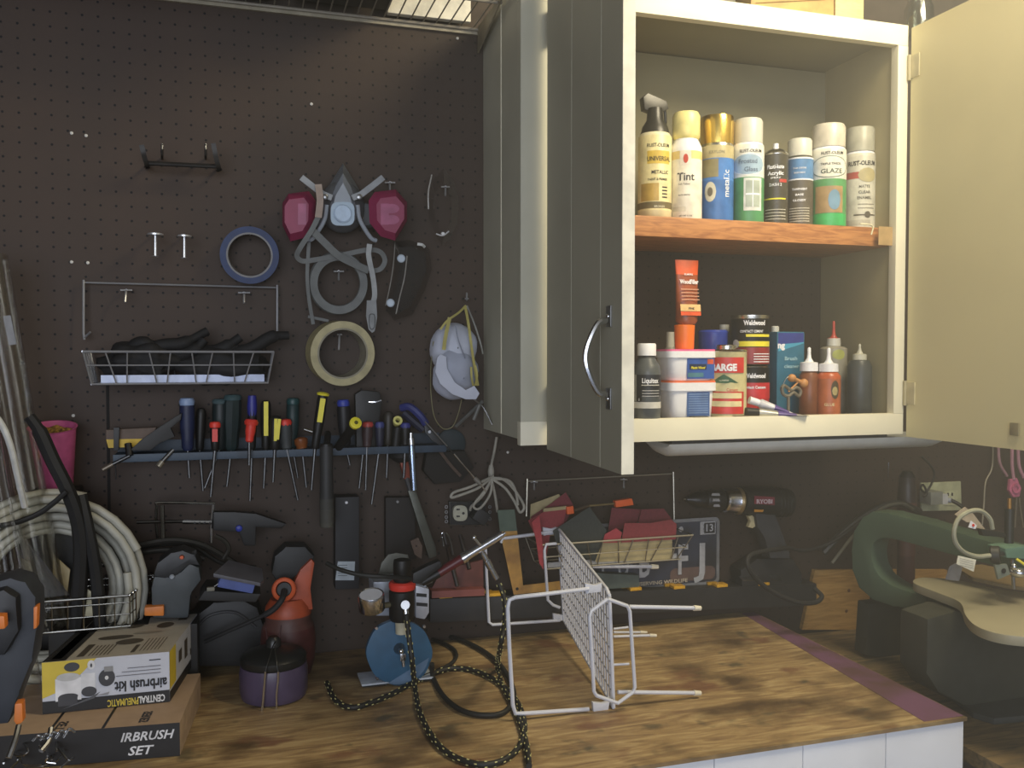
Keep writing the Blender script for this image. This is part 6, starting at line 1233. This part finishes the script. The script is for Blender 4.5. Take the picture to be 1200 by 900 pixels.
b.text('CENTRAL', fo(W2 * .145, kh * .16, .0009), -fdir, -up, .0145, M('#cfcfcf'), w_=W2 * .215, off=.03); b.text('PNEUMATIC', fo(W2 * .375, kh * .15, .0009), -fdir, -up, .0145, yl, w_=W2 * .245, off=.02)
for i in range(3): Q4(.012, .012 + .05 - i * .008 + .012, kh * (.60 + .07 * i), kh * (.615 + .07 * i), M('#6a6a70'), .0008)
Q4(.012, .028, kh * .86, kh * .88, ink, .0008)
def ell(s, h, rs_, rh, m, k=.0010): b.add([fo(s + rs_ * math.cos(2 * math.pi * i / 20), h + rh * math.sin(2 * math.pi * i / 20), k) for i in range(20)], [tuple(range(20))], m)
gyb = M('#3c3c40', .5)
Q4(W2 * .70, W2 * .90, kh * .22, kh * .66, M('#d9d9dc', .4), .0007); ell(W2 * .80, kh * .68, W2 * .09, kh * .08, M('#b9b9b9'), .0009); Q4(W2 * .73, W2 * .88, kh * .12, kh * .30, gyb, .0009); ell(W2 * .8, kh * .30, W2 * .075, kh * .06, gyb)
ell(W2 * .77, kh * .87, W2 * .06, kh * .09, gyb); Q4(W2 * .59, W2 * .70, kh * .36, kh * .72, M('#cfd0d4', .4), .0008); ell(W2 * .64, kh * .36, W2 * .06, kh * .10, gyb); ell(W2 * .62, kh * .88, W2 * .03, kh * .09, M('#d9d9dc'), .0009); ell(W2 * .62, kh * .87, W2 * .008, kh * .04, gyb, .0012)
ell(W2 * .5, kh * .60, W2 * .065, kh * .17, gyb); ell(W2 * .5, kh * .60, W2 * .015, kh * .04, M('#cfcfcf'), .0014); Q4(W2 * .45, W2 * .52, kh * .72, kh * .82, M('#8a8a8a'), .0012)
b.add([fo(W2 * .85, kh * .06, .0014), fo(W2 * .62, kh * .26, .0014), fo(W2 * .55, kh * .34, .0014), fo(W2 * .6, kh * .22, .0014)], [(0, 1, 2, 3)], M('#55565a', .4)); b.add([fo(W2 * .6, kh * .26, .0014), fo(W2 * .48, kh * .32, .0014), fo(W2 * .49, kh * .26, .0014)], [(0, 1, 2)], M('#8a8b90'))
to = lambda s, k, z_=.0005: k1 - fdir * s + bkd * k + up * (kh + z_)
TQ = lambda s0, s1, k0, k1_, m, z_=.0005: b.add([to(s0, k0, z_), to(s1, k0, z_), to(s1, k1_, z_), to(s0, k1_, z_)], [(0, 1, 2, 3)], m)
def tell(s, k, rs_, rk_, m): b.add([to(s + rs_ * math.cos(2 * math.pi * i / 18), k + rk_ * math.sin(2 * math.pi * i / 18), .0007) for i in range(18)], [tuple(range(18))], m)
TQ(W2 * .82, W2, 0, dpt, blk); TQ(W2 * .87, W2 * .95, .01, dpt * .7, M('#a39a80')); dg = M('#4a4238', .5)
tell(W2 * .50, dpt * .78, .014, .016, dg); tell(W2 * .22, dpt * .72, .013, .015, dg); tell(W2 * .58, dpt * .48, .026, .010, dg); tell(W2 * .42, dpt * .34, .020, .014, dg); tell(W2 * .33, dpt * .55, .022, .006, M('#8a847a')); TQ(W2 * .06, W2 * .14, dpt * .83, dpt * .95, dg)
for i in range(6): TQ(W2 * (.66 - .03 * i), W2 * (.665 - .03 * i) + .001, dpt * .06, dpt * .3, dg); TQ(W2 * (.26 - .03 * i), W2 * (.262 - .03 * i) + .001, dpt * .08, dpt * .38, dg)
TQ(W2 * .70, W2 * .76, dpt * .06, dpt * .34, dg); TQ(W2 * .30, W2 * .335, dpt * .06, dpt * .24, dg)
so = lambda k, h: k1 + bkd * k + up * h + fdir * .0005
SQ = lambda k0, k1_, h0, h1, m: b.add([so(k0, h0), so(k1_, h0), so(k1_, h1), so(k0, h1)], [(0, 1, 2, 3)], m)
SQ(0, dpt * .2, kh * .24, kh, yl); SQ(0, dpt, 0, kh * .2, blk); SQ(dpt * .3, dpt * .4, kh * .5, kh * .75, dg); SQ(dpt * .5, dpt * .6, kh * .4, kh * .8, dg); SQ(dpt * .7, dpt * .95, kh * .3, kh * .45, dg)
b.build('carton', t)
# clamps at the left edge
oc = M('#c8702a', .45, var=.05)
t = T('spring_clamp', 'big blue-grey plastic clamp with orange pads standing at the left edge', 'clamp', P(15, 860, .74)); b = MB()
b.ppx([(-30, 690), (-8, 682), (12, 677), (30, 682), (42, 700), (44, 735), (38, 775), (22, 815), (10, 850), (-30, 850)], .66, .05, M('#2a2e36', .55, var=.1), bev=.010); b.build('jaw', t); b = MB(); b.ppx([(-30, 700), (4, 690), (20, 700), (22, 740), (5, 770), (-30, 770)], .675, .03, M('#1b1c20', .5), bev=.008); b.build('inner_jaw', t)
for pts, dd in (([(-6, 722), (5, 722), (6, 737), (-4, 738)], .70), ([(39, 712), (44, 710), (43, 736), (39, 738)], .665), ([(17, 825), (26, 824), (27, 846), (20, 851), (16, 845)], .70)):
    b = MB(); b.ppx(pts, dd, .015, oc, bev=.002); b.build('pad', t, 'orange pad')
b = MB(); b.tpx([(22, 850, .70), (18, 866, .71), (10, 888, .72)], .003, steel); b.tpx([(60, 853, .66), (57, 868, .67), (48, 880, .68)], .003, steel); b.build('spring_arm', t)
t = T('chrome_chain', 'tangle of thin shiny wire at the bottom left corner', 'wire', H(40, 893, BZ)); rr = random.Random(3)
for k in range(9):
    x0_ = 4 + 9 * k + rr.uniform(-4, 4); b = MB(); z = .006 + .006 * (k % 3); pts = [H(x0_ + rr.uniform(-14, 16) , 896 - 5 * j + rr.uniform(-6, 6), BZ + z + rr.uniform(0, .02)) for j in range(6)]; b.tube(pts, .0013, chrome if k % 2 else steel); b.build('strand', t)
b = MB()
for k in range(5): b.tpx([(38 + 9 * k, 868 - k, .71), (45 + 9 * k, 862 - 2 * k, .712), (52 + 9 * k, 866 - 2 * k, .71)], .0012, chrome)
b.build('coil', t)

# ================================================ RIGHT SIDE
t = T('wall_outlet', 'cream wall plate with a bulky plug, right of the green saw column', 'outlet', P(1103, 582, .0)); cp = M('#b9bc98', .45)
b = MB(); b.ppx([(1080, 566), (1126, 564), (1127, 598), (1080, 599)], .006, .005, cp, bev=.001); b.build('cover_plate', t); b = MB(); b.ppx([(1107, 577), (1118, 577), (1119, 592), (1107, 592)], .008, .002, M('#c7c9a8', .5)); b.ppx([(1110, 577.5), (1112, 577.5), (1112, 581), (1110, 581)], .0085, .0005, ink); b.ppx([(1115, 577.5), (1117, 577.5), (1117, 581), (1115, 581)], .0085, .0005, ink); b.build('socket', t)
t = T('plug_adapter', 'grey square plug adapter with thin cord in the cream wall plate', 'plug', P(1103, 586, .03)); b = MB(); b.ppx([(1091, 577), (1105, 576), (1105, 591), (1091, 592)], .045, .036, M('#8d9088', .5), bev=.002); b.ppx([(1104, 579), (1111, 579), (1111, 591), (1104, 591)], .042, .03, M('#c5c7c6', .4), bev=.001); b.build('body', t)
b = MB(); b.lathe([(0, .006), (.008, .006), (.01, .004), (.016, .004)], P(1110, 586, .035), M('#9aa0a8', .4), axis=(1, -.6, -.15), seg=14); b.tpx([(1114, 586, .04), (1122, 590, .05), (1128, 594, .06)], .0045, black); b.build('cord_end', t)
b = MB(); b.tpx([(1080, 535, .02), (1090, 545, .03), (1095, 556, .03), (1090, 570, .03), (1084, 577, .03), (1079, 572, .03), (1082, 568, .03), (1086, 578, .035), (1082, 582, .035)], .0026, black); b.thing('appliance_wire', 'thin black wire curling past the cream wall plate', 'wire')
b = MB(); b.tpx([(1163, 500, .01), (1163, 545, .015), (1155, 565, .02), (1153, 590, .02), (1151, 615, .02)], .0018, M('#a9a38f', .5)); b.thing('thin_white_cord', 'thin pale cord hanging down the wall behind the open right door', 'cord')
b = MB(); b.tpx([(1170, 505, .04), (1171, 540, .04), (1180, 558, .04)], .0035, M('#a8808a', .4)); b.thing('pink_tube', 'dusty pink tube hanging left of the pink scissors', 'tubing')
t = T('scissors', 'bright pink handled scissors hanging below the right door', 'scissors', P(1190, 570, .05)); pk2 = M('#cf6f92', .4); b = MB()
b.lathe([(-.003, .006), (-.004, .012), (.004, .012), (.003, .006)], P(1190, 572, .05), pk2, axis=(0, -1, 0), seg=20, caps=False); b.ppx([(1184, 562), (1192, 560), (1197, 572), (1195, 582), (1188, 583), (1183, 575)], .05, .008, pk2, bev=.002); b.tpx([(1186, 520, .04), (1186, 545, .045), (1188, 562, .05)], .004, M('#b08090', .4)); b.tpx([(1193, 520, .04), (1194, 545, .045), (1200, 560, .05)], .004, M('#b08090', .4)); b.build('handle', t); b = MB()
b.tpx([(1191, 583, .05), (1190, 600, .05), (1189, 618, .05)], .0028, M('#a8977a', .3, .9)); b.tpx([(1194, 583, .05), (1196, 600, .05), (1199, 618, .05)], .0028, M('#b9a88c', .3, .9)); b.build('blade', t)
b = MB(); cx_ = P(1062, 590, .1); b.lpx(1062, .10, [(640, 10, M('#4a2c28', .4)), (596, 10, M('#4a2c28', .4)), (568, 11, M('#5a3a34', .4)), (555, 9, M('#3c3330', .4)), (552, 5, black)], black, zb=LZ); b.thing('dark_red_bottle', 'dark reddish bottle standing behind the green saw arm', 'bottle')
b = MB(); b.tpx([(1041, 542, .03), (1041, 560, .03)], .0016, chrome); b.thing('wall_peg', 'short shiny peg on the wall above the green saw', 'hook')
b = MB(); b.tpx([(965, 648, .07), (990, 622, .08), (1020, 600, .10), (1050, 590, .12), (1078, 600, .12)], .008, M('#2b2b29', .5)); b.tpx([(975, 660, .12), (1000, 628, .12), (1030, 598, .14), (1055, 590, .14), (1070, 597, .14)], .0035, M('#55554c', .4)); b.thing('black_hose_bundle', 'bundle of dark hoses bending over the back of the green saw', 'hose')
# scroll saw
sg = M('#4c5f50', .38, var=.1, scale=8); dsaw = .40; t = T('scroll_saw', 'green cast scroll saw with C-shaped frame and beige table on the lower bench', 'scroll saw', H(1140, 835, LZ)); ss = S(1060, dsaw)
def sect(x, y, d, rx, rz, ax): 
    c = P(x, y, d); s0 = S(x, d); ax = V(ax).normalized(); u = V((0, 1, 0)); v = ax.cross(u).normalized(); return [c + u * math.copysign(abs(math.cos(a)) ** .5, math.cos(a)) * rx + v * math.copysign(abs(math.sin(a)) ** .55, math.sin(a)) * rz * s0 for a in [2 * math.pi * k / 24 for k in range(24)]]
PA = P(1010, 640, .20); pn = V((.9625, .271, 0))
def PL(x, y):
    r = ray(x, y); return CAM + r * ((PA - CAM).dot(pn) / r.dot(pn))
co = [(1010, 606), (1022, 599), (1040, 601), (1080, 611), (1130, 626), (1215, 650), (1215, 676), (1130, 655), (1080, 641), (1046, 632), (1032, 631), (1024, 636), (1021, 648), (1023, 662), (1030, 675), (1045, 686), (1064, 693), (1085, 699), (1085, 716), (1045, 711), (1022, 703), (1006, 689), (998, 668), (997, 645), (1000, 622)]
b = MB(); b.prism([PL(x, y) for x, y in co], pn * .055, sg, bev=.009); b.build('cast_frame', t, 'green C-shaped frame')
b = MB(); b.ppx([(1046, 706), (1066, 694), (1090, 694), (1140, 712), (1150, 742), (1095, 748), (1088, 724)], D(1050, 768, LZ) + .02, .05, M('#363a31', .6, var=.1), bev=.006); b.build('table_bracket', t)
b = MB(); bk_ = M('#35362f', .6, var=.1); d0 = D(1050, 768, LZ) 
b.ppx([(1018, 708), (1040, 706), (1090, 722), (1090, 775), (1014, 768)], d0, .035, bk_, bev=.004); b.ppx([(1030, 690), (1075, 695), (1088, 722), (1030, 710)], d0 - .003, .03, bk_, bev=.004); b.build('rear_base', t)
df_ = D(1140, 840, LZ) - .02; b = MB(); b.ppx([(1087, 725), (1120, 716), (1250, 725), (1250, 840), (1150, 838), (1100, 812), (1086, 790)], df_, .07, M('#3c3d34', .6, var=.1), bev=.012); b.build('motor_housing', t, 'dark motor block greyed to carry the veiling glare'); z_ = LZ  # saw black greyed: veiling glare put into the base colour
b = MB(); q = [H(1085, 795, LZ), H(1140, 842, LZ), H(1165, 850, LZ), H(1240, 842, LZ), H(1240, 790, LZ)]; b.prism(q, (0, 0, .012), M('#4b4f4e', .4, .3), bev=.004); b.build('front_foot', t)
ZT = P(1190, 744, .66).z; tb = M('#a39c82', .4, var=.06, scale=8); b = MB(); o = [(1071, 683), (1076, 677), (1100, 677), (1130, 681), (1170, 690), (1260, 705), (1260, 748), (1200, 746), (1165, 741), (1142, 732), (1131, 720), (1124, 705), (1098, 694)]
hp_ = [H(x, y, ZT) for x, y in o]; hp_ = [V((p.x, p.y, p.z)) for p in hp_]; hp_ = catmull(hp_, 5, True); b.prism(hp_, (0, 0, -.016), tb, bev=.003); b.build('table', t, 'beige tilting table')
b = MB(); b.prism([V((H(x, y, ZT).x, H(x, y, ZT).y, ZT + .0005)) for x, y in ((1120, 668), (1150, 665), (1260, 688), (1260, 700), (1180, 690), (1140, 681))], (0, 0, .006), M('#97815a', .6, kind='wood')); b.thing('wooden_insert', 'brown wood strip lying on the rear of the beige saw table', 'board')
b = MB(); ps = M('#2d2e2a', .45); b.cyl(P(1182, 646, .5), P(1183, 596, .5), 5 * S(1182, .5), ps, seg=18); b.cyl(P(1183, 598, .5), P(1183, 584, .5), .0035, M('#b98a4c', .4, .8), seg=10); b.build('blade_post', t, 'black post with brass pin')
b = MB(); b.ppx([(1178, 643), (1200, 640), (1215, 642), (1215, 656), (1180, 654)], .53, .04, M('#6a8a78', .4), bev=.003); b.build('post_collar', t); b = MB(); c = P(1166, 650, .53); b.lathe([(-.008, 9 * S(1166, .53)), (-.006, 10.5 * S(1166, .53)), (.006, 10.5 * S(1166, .53)), (.008, 9 * S(1166, .53))], c, M('#30302b', .5), axis=(1, -1, .1), seg=16); b.cyl(c, P(1182, 648, .52), .004, steel, seg=10); b.build('tension_knob', t)
b = MB(); b.ppx([(1166, 662), (1180, 661), (1184, 673), (1170, 679)], .54, .004, M('#8f988c', .4, .4)); b.lathe([(0, .0045), (.001, .0045)], P(1176, 669, .5405), ink, axis=(0, -1, 0), seg=12); b.build('hold_down', t); b = MB(); b.ball(P(1193, 670, .53), (.016, .016, .010), chrome, 2); b.ball(P(1188, 664, .54), .006, chrome, 1); b.cyl(P(1186, 655, .52), P(1188, 690, .52), .003, steel, seg=8); b.build('blade_clamp', t)
b = MB(); b.tpx([(1163, 620, .55), (1160, 608, .55), (1150, 599, .55), (1137, 599, .55), (1124, 607, .55), (1118, 622, .55), (1120, 636, .55), (1130, 647, .55), (1145, 652, .55), (1160, 651, .55)], .0038, M('#9a9a86', .35)); b.thing('blower_hose', 'pale ring of hose in front of the green saw arm', 'hose')
b = MB(); b.ppx([(1150, 620), (1178, 624), (1180, 630), (1152, 628)], .53, .01, ps, bev=.002); b.thing('dark_clip', 'flat dark clip on top of the green saw arm', 'clip')
pt_ = M('#c8bda4', .7)
b = MB(); b.ppx([(1119, 603), (1131, 594), (1139, 600), (1156, 622), (1150, 624), (1138, 612), (1133, 612)], .5, .001, M('#b3a590', .7)); b.thing('paper_tag', 'tan paper tag hanging behind the pale hose ring', 'tag')
b = MB(); b.ppx([(1138, 610), (1145, 616), (1143, 620), (1135, 618)], .56, .001, paper); b.lathe([(0, .0025), (.0006, .0025)], P(1140.5, 615.5, .5605), red, axis=(0, -1, 0), seg=12); b.thing('sticker_tag', 'tiny white tag with a red dot on the saw arm', 'tag')
b = MB(); b.ppx([(1123, 651), (1144, 656), (1141, 670), (1121, 661)], .56, .001, M('#dcd9c6', .7))
for i in range(4): b.ppx([(1125, 654 + 2.6 * i), (1141, 658 + 2.6 * i), (1141, 658.6 + 2.6 * i), (1125, 654.6 + 2.6 * i)], .5605, .0002, M('#a5a294'))
b.thing('paper_tag', 'white printed tag standing above the beige saw table', 'tag'); b = MB(); b.prism([P(1108, 679, .50), P(1113, 664, .52), P(1120, 660, .53), P(1128, 665, .52), P(1124, 681, .50)], (0, .001, 0), M('#8a8c92', .3)); b.thing('plastic_tag', 'translucent grey plastic tag on the beige saw table', 'tag')
b = MB(); b.tpx([(1191, 655, .54), (1197, 659, .545), (1204, 664, .55)], .0022, yellow); b.thing('yellow_wire', 'short yellow wire at the right edge by the saw blade', 'wire')
